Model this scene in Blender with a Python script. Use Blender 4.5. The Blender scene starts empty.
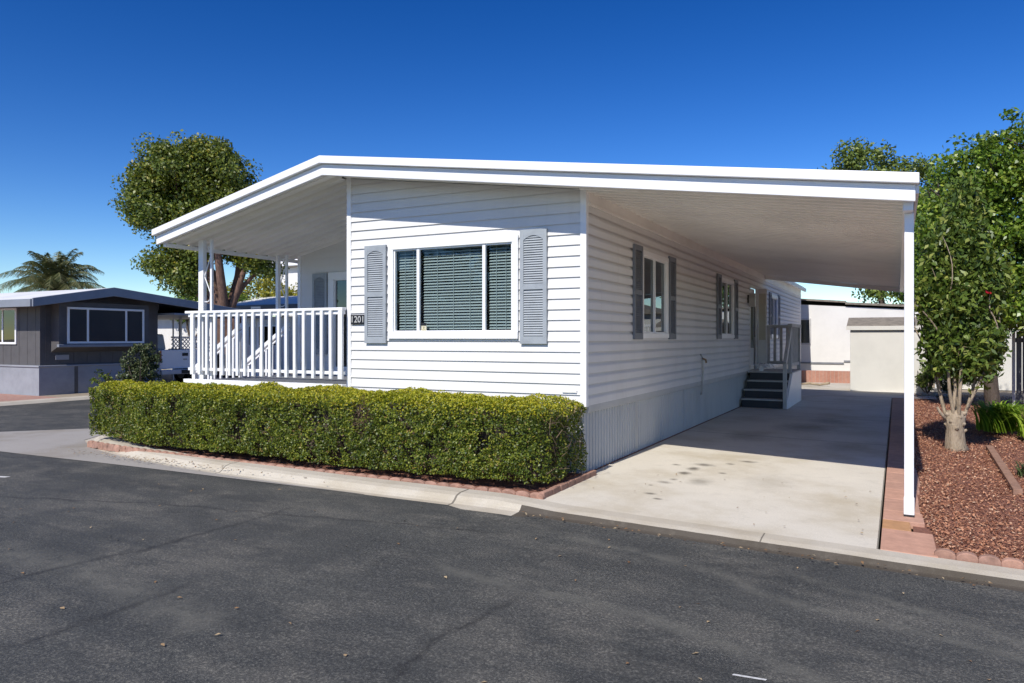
import bpy, math, random
import numpy as np
from mathutils import Vector, Matrix
R = math.radians
random.seed(7); rng = np.random.default_rng(11)
S = bpy.context.scene

# ------------------------------------------------------------------ camera, world, sun, exposure
TH = math.atan(386/740)
cam_d = bpy.data.cameras.new('camera'); cam = bpy.data.objects.new('camera', cam_d)
S.collection.objects.link(cam); S.camera = cam
cam.location = (0, 0, 1.6); cam.rotation_euler = (R(90), 0, TH)
cam_d.sensor_width = 36; cam_d.lens = 740/1024*36; cam_d.shift_y = -3.5/1024
cam_d.clip_start = .05; cam_d.clip_end = 3000
SUN_EL, SUN_AZ = R(44.5), R(182.2)          # azimuth clockwise from +Y; the sun stands behind the camera
w = bpy.data.worlds.new('World'); S.world = w; w.use_nodes = True
nt = w.node_tree; nt.nodes.clear()
sky = nt.nodes.new('ShaderNodeTexSky'); sky.sky_type = 'NISHITA'; sky.sun_disc = False
sky.sun_elevation = SUN_EL; sky.sun_rotation = SUN_AZ
sky.altitude = 600; sky.air_density = 1.0; sky.dust_density = .0; sky.ozone_density = 3.0
hs = nt.nodes.new('ShaderNodeHueSaturation'); hs.inputs['Hue'].default_value = .511; hs.inputs['Saturation'].default_value = 1.2; hs.inputs['Value'].default_value = 1.0
bg = nt.nodes.new('ShaderNodeBackground'); bg.inputs[1].default_value = .105
wo = nt.nodes.new('ShaderNodeOutputWorld')
gm = nt.nodes.new('ShaderNodeGamma'); gm.inputs[1].default_value = 1.42; hs.inputs['Value'].default_value = .375
nt.links.new(sky.outputs[0], gm.inputs[0]); nt.links.new(gm.outputs[0], hs.inputs['Color']); nt.links.new(hs.outputs[0], bg.inputs[0]); nt.links.new(bg.outputs[0], wo.inputs[0])
sd = bpy.data.lights.new('sun', 'SUN'); sun = bpy.data.objects.new('sun', sd); S.collection.objects.link(sun)
sd.energy = 3.25; sd.angle = R(.53); sd.color = (1, .95, .875)
sv = Vector((math.sin(SUN_AZ)*math.cos(SUN_EL), math.cos(SUN_AZ)*math.cos(SUN_EL), math.sin(SUN_EL)))
sun.rotation_euler = sv.to_track_quat('Z', 'Y').to_euler()
S.view_settings.view_transform = 'Standard'; S.view_settings.look = 'None'
S.view_settings.exposure = 0.68; S.view_settings.gamma = 1
S.render.engine = 'CYCLES'; S.render.resolution_x = 1024; S.render.resolution_y = 683
S.cycles.max_bounces = 12; S.cycles.diffuse_bounces = 10; S.cycles.glossy_bounces = 4; S.cycles.sample_clamp_indirect = 0; S.cycles.transparent_max_bounces = 12

# ------------------------------------------------------------------ materials
class N:
    def __init__(s, name):
        s.m = bpy.data.materials.new(name); s.m.use_nodes = True; s.t = s.m.node_tree
        s.b = s.t.nodes['Principled BSDF']; s.out = s.t.nodes['Material Output']
    def n(s, kind, **kw):
        x = s.t.nodes.new('ShaderNode' + kind)
        for k, v in kw.items(): setattr(x, k, v)
        return x
    def l(s, a, b): s.t.links.new(a, b)
    def pos(s):
        if not hasattr(s, '_p'): s._p = s.n('NewGeometry').outputs['Position']
        return s._p
    def obj(s):
        if not hasattr(s, '_o'): s._o = s.n('TexCoord').outputs['Object']
        return s._o
    def noise(s, scale, detail=4, rough=.6, vec=None, stretch=None):
        x = s.n('TexNoise'); x.inputs['Scale'].default_value = scale; x.inputs['Detail'].default_value = detail; x.inputs['Roughness'].default_value = rough
        v = vec or s.pos()
        if stretch:
            mp = s.n('Mapping'); mp.inputs['Scale'].default_value = stretch; s.l(v, mp.inputs['Vector']); v = mp.outputs[0]
        s.l(v, x.inputs['Vector']); return x.outputs['Fac']
    def ramp(s, f, stops):
        x = s.n('ValToRGB'); e = x.color_ramp.elements
        while len(e) < len(stops): e.new(.5)
        for i, (p, c) in enumerate(stops):
            e[i].position = p; e[i].color = (*c, 1) if len(c) == 3 else c
        s.l(f, x.inputs[0]); return x.outputs[0]
    def mix(s, f, a, b, mode='MIX'):
        x = s.n('Mix', data_type='RGBA', blend_type=mode)
        for sock, v in ((x.inputs[0], f), (x.inputs[6], a), (x.inputs[7], b)):
            if isinstance(v, bpy.types.NodeSocket): s.l(v, sock)
            elif isinstance(v, tuple): sock.default_value = (*v, 1)
            else: sock.default_value = v
        return x.outputs[2]
    def math(s, op, a, b=0.0, clamp=False):
        x = s.n('Math', operation=op, use_clamp=clamp)
        for sock, v in ((x.inputs[0], a), (x.inputs[1], b)):
            if isinstance(v, bpy.types.NodeSocket): s.l(v, sock)
            else: sock.default_value = v
        return x.outputs[0]
    def bump(s, h, strength=.3, dist=.01):
        x = s.n('Bump'); x.inputs['Strength'].default_value = strength; x.inputs['Distance'].default_value = dist
        s.l(h, x.inputs['Height']); s.l(x.outputs[0], s.b.inputs['Normal'])
    def base(s, c):
        if isinstance(c, tuple): s.b.inputs['Base Color'].default_value = (*c, 1)
        else: s.l(c, s.b.inputs['Base Color'])
    def set(s, rough=None, metal=None, spec=None):
        if rough is not None:
            if isinstance(rough, (int, float)): s.b.inputs['Roughness'].default_value = rough
            else: s.l(rough, s.b.inputs['Roughness'])
        if metal is not None: s.b.inputs['Metallic'].default_value = metal
        if spec is not None: s.b.inputs['Specular IOR Level'].default_value = spec
        return s
def painted(name, c, rough=.45, var=.06, scale=3.0, bump=0.0, stretch=None):
    n = N(name); f = n.noise(scale, 5, .65, stretch=stretch)
    lo = tuple(v*(1-var*2.2) for v in c)
    n.base(n.ramp(f, [(.3, lo), (.55, c), (.8, tuple(min(1, v*(1+var*.4)) for v in c))]))
    n.set(rough)
    if bump: n.bump(n.noise(60, 2), bump, .003)
    return n.m
M = {}
def vinyl():
    n = N('white_vinyl_siding'); f = n.noise(1.1, 5, .65, stretch=(1, 1, .5)); st_ = n.noise(3.5, 5, .7, stretch=(2.5, 2.5, .22))
    col = n.ramp(f, [(.3, (.665, .655, .635)), (.55, (.715, .705, .69)), (.8, (.74, .73, .715))])
    col = n.mix(n.ramp(st_, [(.56, (0, 0, 0)), (.75, (.3, .3, .3))]), col, (.56, .545, .51))
    n.base(col); n.set(.62, spec=.3); h = n.math('ADD', n.noise(1.6, 2, .5, stretch=(1, 1, 3)), n.math('MULTIPLY', n.noise(50, 2), .04)); n.bump(h, .35, .02); return n.m
M['siding'] = vinyl()
M['trim'] = painted('white_trim_paint', (.84, .84, .84), .4, .03, 2.0)
M['fascia'] = painted('white_aluminium', (.83, .83, .83), .35, .03, .8)
M['soffit'] = painted('aluminium_pan', (.88, .86, .81), .5, .05, .9, .05)
M['shutter'] = painted('blue_grey_shutter_paint', (.33, .36, .385), .5, .07, 6)
M['shutter_shaded'] = painted('shaded_blue_grey_shutter', (.17, .185, .215), .55, .07, 6)  # side-wall shutters: blue grey with the shade they show there darkened into the colour
M['skirt'] = painted('grey_skirting', (.50, .505, .50), .55, .06, 2.2, .05, (1, 1, .4))
M['deck'] = painted('grey_deck_paint', (.2, .21, .23), .6, .1, 4)
M['black'] = painted('black_paint', (.012, .012, .014), .45, .1, 8)
M['riser'] = painted('dark_navy_riser_paint', (.022, .026, .036), .5, .1, 8)
M['dark'] = painted('dark_interior', (.02, .022, .022), .9, .1, 4)
M['greypaint'] = painted('grey_weathered_paint', (.48, .47, .45), .6, .1, 5)
M['doorwhite'] = painted('door_white', (.7, .7, .69), .5, .05, 3)
M['curtain'] = painted('cream_curtain', (.55, .52, .43), .8, .06, 3)
M['metal'] = painted('dull_metal', (.45, .44, .42), .35, .08, 10)
M['copper'] = painted('aged_brass', (.3, .2, .1), .4, .1, 10)
M['cream'] = painted('cream_label', (.6, .56, .42), .5, .04, 8)
M['numwhite'] = painted('number_white', (.55, .55, .53), .5, .04, 8)
M['yellowk'] = painted('olive_label', (.3, .26, .08), .5, .04, 8)

def blind_mat():
    n = N('blind_slat'); n.base((.60, .62, .60)); n.set(.5); return n.m
M['blind'] = blind_mat()
def glass(name, tint, gloss=.06):
    n = N(name); t = n.t; t.nodes.remove(n.b)
    tr = n.n('BsdfTransparent'); tr.inputs[0].default_value = (*tint, 1)
    gl = n.n('BsdfGlossy'); gl.inputs['Roughness'].default_value = .015; gl.inputs[0].default_value = (.9, .97, 1, 1)
    fr = n.n('Fresnel'); fr.inputs[0].default_value = 1.48
    bp = n.n('Bump'); bp.inputs['Strength'].default_value = .02; bp.inputs['Distance'].default_value = .02
    n.l(n.noise(2.2, 1), bp.inputs['Height']); n.l(bp.outputs[0], gl.inputs['Normal'])
    bf = n.n('NewGeometry').outputs['Backfacing']
    f = n.math('MULTIPLY', n.math('ADD', fr.outputs[0], gloss, True), n.math('SUBTRACT', 1.0, bf))
    mx = n.n('MixShader'); n.l(f, mx.inputs[0]); n.l(tr.outputs[0], mx.inputs[1]); n.l(gl.outputs[0], mx.inputs[2])
    n.l(mx.outputs[0], n.out.inputs[0]); return n.m
M['glass'] = glass('tinted_window_glass', (.775, .825, .83), .0)
M['glass_dark'] = glass('dark_window_glass', (.35, .4, .4), .05)
M['glass_blue'] = glass('blue_window_glass', (.06, .12, .17), .05)

def poly(pts, w_): return [(*a, *b, w_) for a, b in zip(pts[:-1], pts[1:])]
SEAMS = poly([(-5.39, 2.6), (-5.29, 3.6), (-5.19, 3.83), (-5.22, 5.3)], .05)+poly([(-4.25, 2.0), (-4.18, 2.6), (-4.21, 3.3)], .05)+poly([(-2.17, 2.7), (-2.26, 3.5), (-2.2, 4.2)], .035)+poly([(-8.8, 4.2), (-6.6, 4.9), (-3.2, 5.5)], .035)
DUST = poly([(-2.4, 5.75), (-1.31, 5.56), (-.82, 5.18), (.01, 5.01), (.9, 4.85)], .10)+poly([(-2.9, 4.5), (-1.34, 4.39), (-.45, 4.07), (.2, 3.7)], .12)+poly([(-.6, 5.7), (.18, 5.38), (.9, 4.95)], .09)+poly([(-7.5, 3.1), (-5.4, 3.3), (-3.6, 3.0)], .25)
def asphalt(name, seams, dust):
    n = N(name)
    big = n.noise(1.0, 6, .7, stretch=(.32, 1.5, 1)); mid = n.noise(3.2, 5, .7, stretch=(.6, 1.3, 1)); fine = n.noise(60, 4, .8); grit = n.noise(150, 2, .6)
    base = n.ramp(big, [(.28, (.042, .0435, .0425)), (.5, (.055, .0565, .0545)), (.72, (.078, .078, .072))])
    worn = n.ramp(n.math('MULTIPLY', mid, n.noise(.9, 3, .6)), [(.22, (0, 0, 0)), (.36, (1, 1, 1))])
    col = n.mix(n.math('MULTIPLY', worn, .7), base, (.115, .110, .097))
    sp = n.ramp(fine, [(.38, (.55, .55, .55)), (.53, (1.0, 1.0, 1.0)), (.66, (2.7, 2.6, 2.4))])
    col = n.mix(.85, col, sp, 'MULTIPLY')
    chips = n.ramp(grit, [(.60, (0, 0, 0)), (.70, (1, 1, 1))])
    pm = n.ramp(n.noise(1.3, 4, .6), [(.42, (.05, .05, .05)), (.62, (.8, .8, .8))])
    col = n.mix(n.math('MULTIPLY', chips, pm), col, (.36, .34, .28))
    sep = n.n('SeparateXYZ'); n.l(n.pos(), sep.inputs[0])
    wob = n.math('MULTIPLY', n.math('SUBTRACT', n.noise(2.4, 5, .75), .5), .28)
    def lines(segs):
        tot = None
        for (x0, y0, x1, y1, wd) in segs:
            L = math.hypot(x1-x0, y1-y0); nx, ny = -(y1-y0)/L, (x1-x0)/L; ux, uy = (x1-x0)/L, (y1-y0)/L
            d = n.math('ADD', n.math('ADD', n.math('MULTIPLY', sep.outputs[0], nx), n.math('MULTIPLY', sep.outputs[1], ny)), -(x0*nx+y0*ny))
            d = n.math('ABSOLUTE', n.math('ADD', d, wob))
            a = n.math('SUBTRACT', 1.0, n.math('DIVIDE', d, wd), True)
            u = n.math('ADD', n.math('ADD', n.math('MULTIPLY', sep.outputs[0], ux), n.math('MULTIPLY', sep.outputs[1], uy)), -(x0*ux+y0*uy))
            u = n.math('ABSOLUTE', n.math('SUBTRACT', u, L/2))
            e = n.math('SUBTRACT', 1.0, n.math('DIVIDE', n.math('SUBTRACT', u, L/2), .2, True), True)
            a = n.math('MULTIPLY', a, e)
            tot = a if tot is None else n.math('MAXIMUM', tot, a)
        return tot
    brk = n.ramp(n.noise(6, 4, .7), [(.34, (.15, .15, .15)), (.55, (1, 1, 1))])
    col = n.mix(n.math('MULTIPLY', n.math('MULTIPLY', lines(dust), brk), .55, True), col, (.14, .135, .115))
    col = n.mix(n.math('MULTIPLY', n.math('MULTIPLY', lines(seams), brk), .75, True), col, (.022, .022, .022))
    n.base(col); n.set(n.ramp(fine, [(.3, (.62, .62, .62)), (.7, (.85, .85, .85))]), spec=.35)
    n.bump(n.math('ADD', fine, n.math('MULTIPLY', mid, 2.0)), .55, .012)
    return n.m
M['asphalt'] = asphalt('asphalt', SEAMS, DUST)

def concrete(name, c, joints=(), stains=(), dirt=.5, warm=True):
    n = N(name)
    big = n.noise(.7, 6, .65); mid = n.noise(5, 5, .7); fine = n.noise(120, 2, .6)
    c2 = (c[0]*.80, c[1]*.76, c[2]*.68) if warm else tuple(v*.75 for v in c)
    col = n.ramp(big, [(.32, c2), (.52, c), (.75, tuple(v*1.08 for v in c))])
    col = n.mix(n.ramp(mid, [(.28, (.6, .6, .6)), (.45, (0, 0, 0))]), col, n.mix(.3, col, (.3, .27, .22)))
    col = n.mix(.25, col, n.ramp(fine, [(.35, (.6, .6, .6)), (.65, (1.25, 1.25, 1.25))]), 'MULTIPLY')
    sep = n.n('SeparateXYZ'); n.l(n.pos(), sep.inputs[0]); X, Y = sep.outputs[0], sep.outputs[1]
    wob = n.math('MULTIPLY', n.math('SUBTRACT', n.noise(9, 3, .6), .5), .12)
    for (sx, sy, rx, ry, a) in stains:
        dx = n.math('DIVIDE', n.math('SUBTRACT', X, sx), rx); dy = n.math('DIVIDE', n.math('SUBTRACT', Y, sy), ry)
        d = n.math('SQRT', n.math('ADD', n.math('MULTIPLY', dx, dx), n.math('MULTIPLY', dy, dy)))
        d = n.math('ADD', d, n.math('MULTIPLY', wob, 9))
        f = n.math('MULTIPLY', n.math('SUBTRACT', 1.25, d, True), a*1.0, True)
        col = n.mix(f, col, (.13, .115, .09))
    for (ax, v, wd) in joints:
        d = n.math('ABSOLUTE', n.math('ADD', n.math('SUBTRACT', X if ax == 'x' else Y, v), n.math('MULTIPLY', wob, .05)))
        f = n.math('MULTIPLY', n.math('LESS_THAN', d, wd), .75)
        col = n.mix(f, col, (.07, .062, .05))
    n.base(col); n.set(.8, spec=.3); n.bump(n.math('ADD', fine, mid), .25, .006)
    return n.m
ST = [(-2.3, 7.53, .07, .05, .8), (-2.16, 7.33, .05, .04, .8), (-2.33, 8.19, .08, .07, .6), (-2.29, 8.41, .05, .06, .7), (-2.28, 8.85, .08, .1, .9), (-2.25, 9.2, .08, .12, .9),
      (-2.51, 9.35, .06, .06, .8), (-2.2, 9.55, .12, .1, .8), (-2.0, 8.45, .14, .2, .45), (-1.92, 9.8, .06, .06, .8), (-1.88, 9.1, .05, .05, .7), (-1.75, 10.1, .12, .08, .8), (-2.42, 7.95, .03, .03, .8), (-1.3, 8.9, .3, .5, .18),
      (-1.5, 14.3, .5, .7, .5), (-1.2, 15.6, .35, .5, .45), (-2.2, 12.6, .35, .6, .35), (-.7, 12.2, .3, .5, .3)]
M['drive'] = concrete('driveway_concrete', (.62, .575, .485), [('y', 12.75, .012), ('y', 16.2, .012), ('y', 19.6, .012), ('y', 22.6, .012), ('x', -.14, .012)], ST)
M['curb'] = concrete('curb_concrete', (.50, .455, .375), [('x', 1.9, .008), ('x', -3.95, .012), ('x', -7.4, .01), ('x', 1.2, .01), ('x', -1.0, .006)])
M['gutter'] = concrete('dirty_gutter', (.085, .072, .057))
M['apron'] = concrete('swale_concrete', (.33, .31, .285), [('x', -14.4, .01)])
M['patio'] = concrete('pale_concrete', (.52, .49, .44))
def brick(name, c1, c2, scale, mortar=(.35, .3, .27)):
    n = N(name); b = n.n('TexBrick'); b.inputs['Scale'].default_value = scale
    b.inputs['Color1'].default_value = (*c1, 1); b.inputs['Color2'].default_value = (*c2, 1); b.inputs['Mortar'].default_value = (*mortar, 1); b.inputs['Mortar Size'].default_value = .02
    n.l(n.pos(), b.inputs['Vector']); n.base(n.mix(.3, b.outputs['Color'], n.ramp(n.noise(14, 4), [(.3, (.5, .5, .5)), (.7, (1.2, 1.2, 1.2))]), 'MULTIPLY')); n.set(.85); return n.m
M['brickpave'] = brick('brick_paving', (.36, .17, .12), (.42, .22, .16), 4)
def stone(name, c, var=.2):
    n = N(name); f = n.noise(9, 5, .7); o = n.n('ObjectInfo').outputs['Random']
    col = n.ramp(f, [(.3, tuple(v*(1-var) for v in c)), (.7, tuple(v*(1+var*.5) for v in c))])
    col = n.mix(.5, col, n.ramp(o, [(0, (.78, .8, .82)), (1, (1.15, 1.1, 1.05))]), 'MULTIPLY')
    n.base(col); n.set(.85, spec=.3); n.bump(n.noise(70, 3), .35, .005); return n.m
M['pinkpaver'] = stone('pink_paver', (.50, .29, .21))
M['orangepaver'] = stone('orange_paver', (.50, .27, .13))
M['edging'] = stone('scalloped_edging_concrete', (.40, .235, .175), .45)
M['rock'] = stone('garden_stone', (.38, .30, .23), .35)
M['timber'] = stone('edging_timber', (.34, .2, .14), .3)
def soil():
    n = N('soil'); n.base(n.ramp(n.noise(30, 5, .7), [(.3, (.13, .055, .036)), (.7, (.30, .13, .085))])); n.set(.95); n.bump(n.noise(45, 4), .8, .02); return n.m
M['soil'] = soil()
def ground():
    n = N('bare_ground'); n.base(n.ramp(n.noise(1.5, 6, .7), [(.3, (.24, .20, .15)), (.7, (.36, .30, .22))])); n.set(.95); n.bump(n.noise(25, 4), .5, .02); return n.m
M['ground'] = ground()
def island(name, stops, rough=.6, transl=0.0, spec=.4, patch=None):
    n = N(name); g = n.n('NewGeometry'); col = n.ramp(g.outputs['Random Per Island'], stops)
    if patch: col = n.mix(n.ramp(n.noise(patch[0], 3, .6), [(.42, (0, 0, 0)), (.62, (1, 1, 1))]), col, n.mix(.7, col, patch[1], 'MULTIPLY'))
    n.base(col); n.set(rough, spec=spec)
    if transl:
        tl = n.n('BsdfTranslucent'); n.l(n.mix(.5, col, (1.3, 1.45, .55), 'MULTIPLY') , tl.inputs[0])
        mx = n.n('MixShader'); mx.inputs[0].default_value = transl
        n.l(n.b.outputs[0], mx.inputs[1]); n.l(tl.outputs[0], mx.inputs[2]); n.l(mx.outputs[0], n.out.inputs[0])
    return n.m
M['chips'] = island('bark_chip', [(0, (.15, .06, .034)), (.3, (.31, .13, .072)), (.6, (.42, .195, .11)), (.85, (.52, .28, .165)), (.985, (.55, .38, .26))], .9)
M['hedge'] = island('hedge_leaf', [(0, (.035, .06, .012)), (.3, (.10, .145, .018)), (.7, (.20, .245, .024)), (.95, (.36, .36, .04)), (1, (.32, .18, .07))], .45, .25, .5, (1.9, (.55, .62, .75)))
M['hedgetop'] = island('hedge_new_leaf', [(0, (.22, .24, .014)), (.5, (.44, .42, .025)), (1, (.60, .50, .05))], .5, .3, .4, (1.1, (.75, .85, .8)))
M['twig'] = island('twig', [(0, (.09, .06, .04)), (.5, (.17, .11, .075)), (1, (.28, .2, .14))], .9)
M['leaf_big'] = island('broad_tree_leaf', [(0, (.045, .075, .012)), (.5, (.105, .15, .02)), (.9, (.17, .21, .028)), (1, (.30, .26, .035))], .45, .2, .5, (.5, (1.3, 1.1, .7)))
M['leaf_yellow'] = island('yellow_leaf', [(0, (.13, .14, .02)), (.5, (.27, .26, .03)), (1, (.45, .40, .06))], .5, .3)
M['leaf_dark'] = island('dark_tree_leaf', [(0, (.05, .085, .014)), (.5, (.12, .17, .03)), (1, (.22, .26, .05))], .45, .15)
M['leaf_ficus'] = island('ficus_leaf', [(0, (.05, .095, .012)), (.45, (.12, .20, .02)), (.8, (.21, .30, .032)), (1, (.34, .38, .06))], .35, .25, .5, (.9, (.6, .75, .7)))
M['leaf_camellia'] = island('camellia_leaf', [(0, (.04, .075, .013)), (.5, (.10, .155, .025)), (.85, (.18, .235, .04)), (1, (.30, .32, .08))], .42, .2, .4)
M['leaf_strap'] = island('strap_leaf', [(0, (.10, .19, .016)), (.5, (.20, .34, .025)), (1, (.36, .46, .06))], .4, .35)
M['leaf_bush'] = island('bush_leaf', [(0, (.030, .05, .018)), (.5, (.065, .09, .03)), (1, (.15, .16, .08))], .45, .1)
M['leaf_palm'] = island('palm_leaflet', [(0, (.045, .065, .022)), (.5, (.09, .11, .04)), (1, (.20, .18, .08))], .5, .15)
M['dryleaf'] = island('dry_leaf', [(0, (.14, .07, .03)), (.5, (.28, .17, .08)), (1, (.45, .36, .22))], .8)
def bark(name, a, b):
    n = N(name); f = n.noise(6, 6, .75, stretch=(2, 2, .5)); n.base(n.ramp(f, [(.3, a), (.7, b)])); n.set(.9); n.bump(n.noise(22, 4, stretch=(2, 2, .5)), .9, .03); return n.m
M['bark'] = bark('reddish_bark', (.07, .04, .03), (.24, .14, .10))
M['bark_pale'] = bark('pale_bark', (.20, .155, .105), (.46, .37, .27))
M['bark_dark'] = bark('dark_bark', (.04, .03, .022), (.12, .09, .07))
# neighbours
M['slate'] = painted('slate_siding', (.095, .09, .092), .6, .08, 4)
M['slateskirt'] = painted('slate_skirting', (.30, .31, .345), .6, .08, 2)
M['slatefascia'] = painted('slate_fascia', (.23, .25, .29), .5, .06, 2)
M['whiteroof'] = painted('white_roof', (.74, .74, .73), .6, .06, .8)
M['navy'] = painted('navy_fascia', (.05, .065, .11), .5, .06, 2)
M['offwhite'] = painted('offwhite_stucco', (.70, .685, .65), .8, .04, 1.2, .1)
M['creamwall'] = painted('cream_stucco', (.64, .62, .565), .8, .04, 1.2, .1)
M['roofbrown'] = painted('tan_shingle', (.24, .21, .17), .85, .2, 6)
M['carwhite'] = painted('white_car_paint', (.8, .81, .82), .25, .02, 2)
M['rubber'] = painted('rubber', (.015, .015, .016), .8, .1, 10)
M['red'] = painted('red_lens', (.3, .01, .01), .2, .02, 3)
M['chrome'] = painted('chrome_bumper', (.5, .51, .53), .22, .04, 5)
M['paintmark'] = painted('road_paint', (.6, .6, .58), .8, .2, 40)

# ------------------------------------------------------------------ mesh helpers
COL = S.collection
class MB:
    def __init__(s): s.v = []; s.f = []; s.mi = []
    def quad(s, *p, m=0):
        i = len(s.v); s.v += [tuple(q) for q in p]; s.f.append(tuple(range(i, i+len(p)))); s.mi.append(m)
    def box(s, x0, x1, y0, y1, z0, z1, m=0):
        i = len(s.v)
        s.v += [(x, y, z) for x in (x0, x1) for y in (y0, y1) for z in (z0, z1)]
        for f in ((0, 1, 3, 2), (4, 6, 7, 5), (0, 4, 5, 1), (2, 3, 7, 6), (0, 2, 6, 4), (1, 5, 7, 3)): s.f.append(tuple(i+k for k in f)); s.mi.append(m)
        return s
    def bar(s, a, b, w, d=None, up=(0, 0, 1)):
        a, b = Vector(a), Vector(b); d = d or w; t = (b-a).normalized(); u = Vector(up)
        if abs(t.dot(u)) > .98: u = Vector((0, 1, 0))
        sd_ = t.cross(u).normalized(); u = sd_.cross(t).normalized(); i = len(s.v)
        for p in (a, b):
            for q in ((-1, -1), (1, -1), (1, 1), (-1, 1)): s.v.append(tuple(p+sd_*q[0]*w/2+u*q[1]*d/2))
        for f in ((0, 3, 2, 1), (4, 5, 6, 7), (0, 1, 5, 4), (1, 2, 6, 5), (2, 3, 7, 6), (3, 0, 4, 7)): s.f.append(tuple(i+k for k in f)); s.mi.append(0)
        return s
    def prism(s, poly, y0, y1, axis='y'):
        i = len(s.v); n = len(poly)
        for y in (y0, y1):
            for (a, z) in poly: s.v.append((a, y, z) if axis == 'y' else (y, a, z))
        s.f.append(tuple(i+k for k in range(n))); s.f.append(tuple(i+n+k for k in reversed(range(n)))); s.mi += [0, 0]
        for k in range(n):
            k2 = (k+1) % n; s.f.append((i+k, i+n+k, i+n+k2, i+k2)); s.mi.append(0)
        return s
    def tube(s, pts, rad, seg=8, cap=True):
        pts = [Vector(p) for p in pts]; rad = rad if hasattr(rad, '__len__') else [rad]*len(pts); i0 = len(s.v)
        for k, p in enumerate(pts):
            t = (pts[min(k+1, len(pts)-1)]-pts[max(k-1, 0)]).normalized()
            u = Vector((0, 0, 1)) if abs(t.z) < .9 else Vector((1, 0, 0)); a = t.cross(u).normalized(); b = t.cross(a)
            for j in range(seg):
                an = 2*math.pi*j/seg; s.v.append(tuple(p+(a*math.cos(an)+b*math.sin(an))*rad[k]))
        for k in range(len(pts)-1):
            for j in range(seg):
                j2 = (j+1) % seg; s.f.append((i0+k*seg+j, i0+k*seg+j2, i0+(k+1)*seg+j2, i0+(k+1)*seg+j)); s.mi.append(0)
        if cap:
            s.f.append(tuple(i0+j for j in range(seg))); s.f.append(tuple(i0+(len(pts)-1)*seg+j for j in reversed(range(seg)))); s.mi += [0, 0]
        return s
    def build(s, name, mat, parent=None, bevel=0.0, smooth=False, recalc=True):
        me = bpy.data.meshes.new(name); me.from_pydata(s.v, [], s.f)
        mats = mat if isinstance(mat, (list, tuple)) else [mat]
        for m in mats: me.materials.append(M[m] if isinstance(m, str) else m)
        if len(mats) > 1: me.polygons.foreach_set('material_index', s.mi)
        if recalc:
            import bmesh
            bm = bmesh.new(); bm.from_mesh(me); bmesh.ops.recalc_face_normals(bm, faces=bm.faces); bm.to_mesh(me); bm.free()
        if smooth: me.polygons.foreach_set('use_smooth', [True]*len(me.polygons))
        o = bpy.data.objects.new(name, me); COL.objects.link(o)
        if parent:
            o.parent = parent; o.matrix_parent_inverse = Matrix.Identity(4)
            if parent_world(parent) is not None: o.location = -parent_world(parent)
        if bevel:
            b = o.modifiers.new('bevel', 'BEVEL'); b.width = bevel; b.segments = 2; b.limit_method = 'ANGLE'; b.angle_limit = R(40)
        me.update(); return o
def parent_world(p):
    v = Vector(p.location); q = p.parent
    while q: v += Vector(q.location); q = q.parent
    return v
def tag(o, label, cat, group=None, kind=None):
    if label: o['label'] = label
    if cat: o['category'] = cat
    if group: o['group'] = group
    if kind: o['kind'] = kind
    return o
def struct(o): o['kind'] = 'structure'; return o
def thing(name, loc, label, cat, group=None):
    o = bpy.data.objects.new(name, None); COL.objects.link(o); o.location = loc; o.empty_display_size = .2
    return tag(o, label, cat, group)
def np_mesh(name, V, k, mat, parent=None, mats_idx=None):
    """V: (n*k,3) array; faces are consecutive k-gons"""
    n = len(V)//k; me = bpy.data.meshes.new(name)
    me.vertices.add(len(V)); me.vertices.foreach_set('co', V.astype(np.float32).ravel())
    me.loops.add(len(V)); me.loops.foreach_set('vertex_index', np.arange(len(V), dtype=np.int32))
    me.polygons.add(n); me.polygons.foreach_set('loop_start', np.arange(0, n*k, k, dtype=np.int32))
    for m in (mat if isinstance(mat, (list, tuple)) else [mat]): me.materials.append(M[m])
    if mats_idx is not None: me.polygons.foreach_set('material_index', mats_idx.astype(np.int32))
    me.update(calc_edges=True)
    o = bpy.data.objects.new(name, me); COL.objects.link(o)
    if parent: o.parent = parent; o.location = -parent_world(parent)
    return o
def unit(a): return a/np.maximum(np.linalg.norm(a, axis=1, keepdims=True), 1e-9)
def leaf_verts(P, L, W, out=None, bias=.5, droop=0.0):
    """diamond shaped leaves at P; out = preferred facing"""
    n = len(P); nor = unit(rng.normal(size=(n, 3)))
    if out is not None: nor = unit(nor*(1-bias)+out*bias)
    d = rng.normal(size=(n, 3)); d[:, 2] -= droop; d = unit(d-nor*(d*nor).sum(1, keepdims=True)); s_ = np.cross(nor, d)
    L = L*rng.uniform(.65, 1.3, (n, 1)); W = W*rng.uniform(.7, 1.25, (n, 1))
    V = np.stack([P-d*L/2, P+s_*W/2-d*L*.08+nor*W*.12, P+d*L/2-nor*L*.08, P-s_*W/2-d*L*.08+nor*W*.12], 1)
    return V.reshape(-1, 3)
def fbm(P, s, seed=0):
    r = np.random.default_rng(seed); out = np.zeros(len(P))
    for i in range(5):
        k = r.normal(size=(3, 3))*s*(1.7**i); ph = r.uniform(0, 6.28, 3)
        out += (np.sin(P@k[0]+ph[0])+np.sin(P@k[1]+ph[1])+np.sin(P@k[2]+ph[2]))/3*(.6**i)
    return out/2
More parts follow.
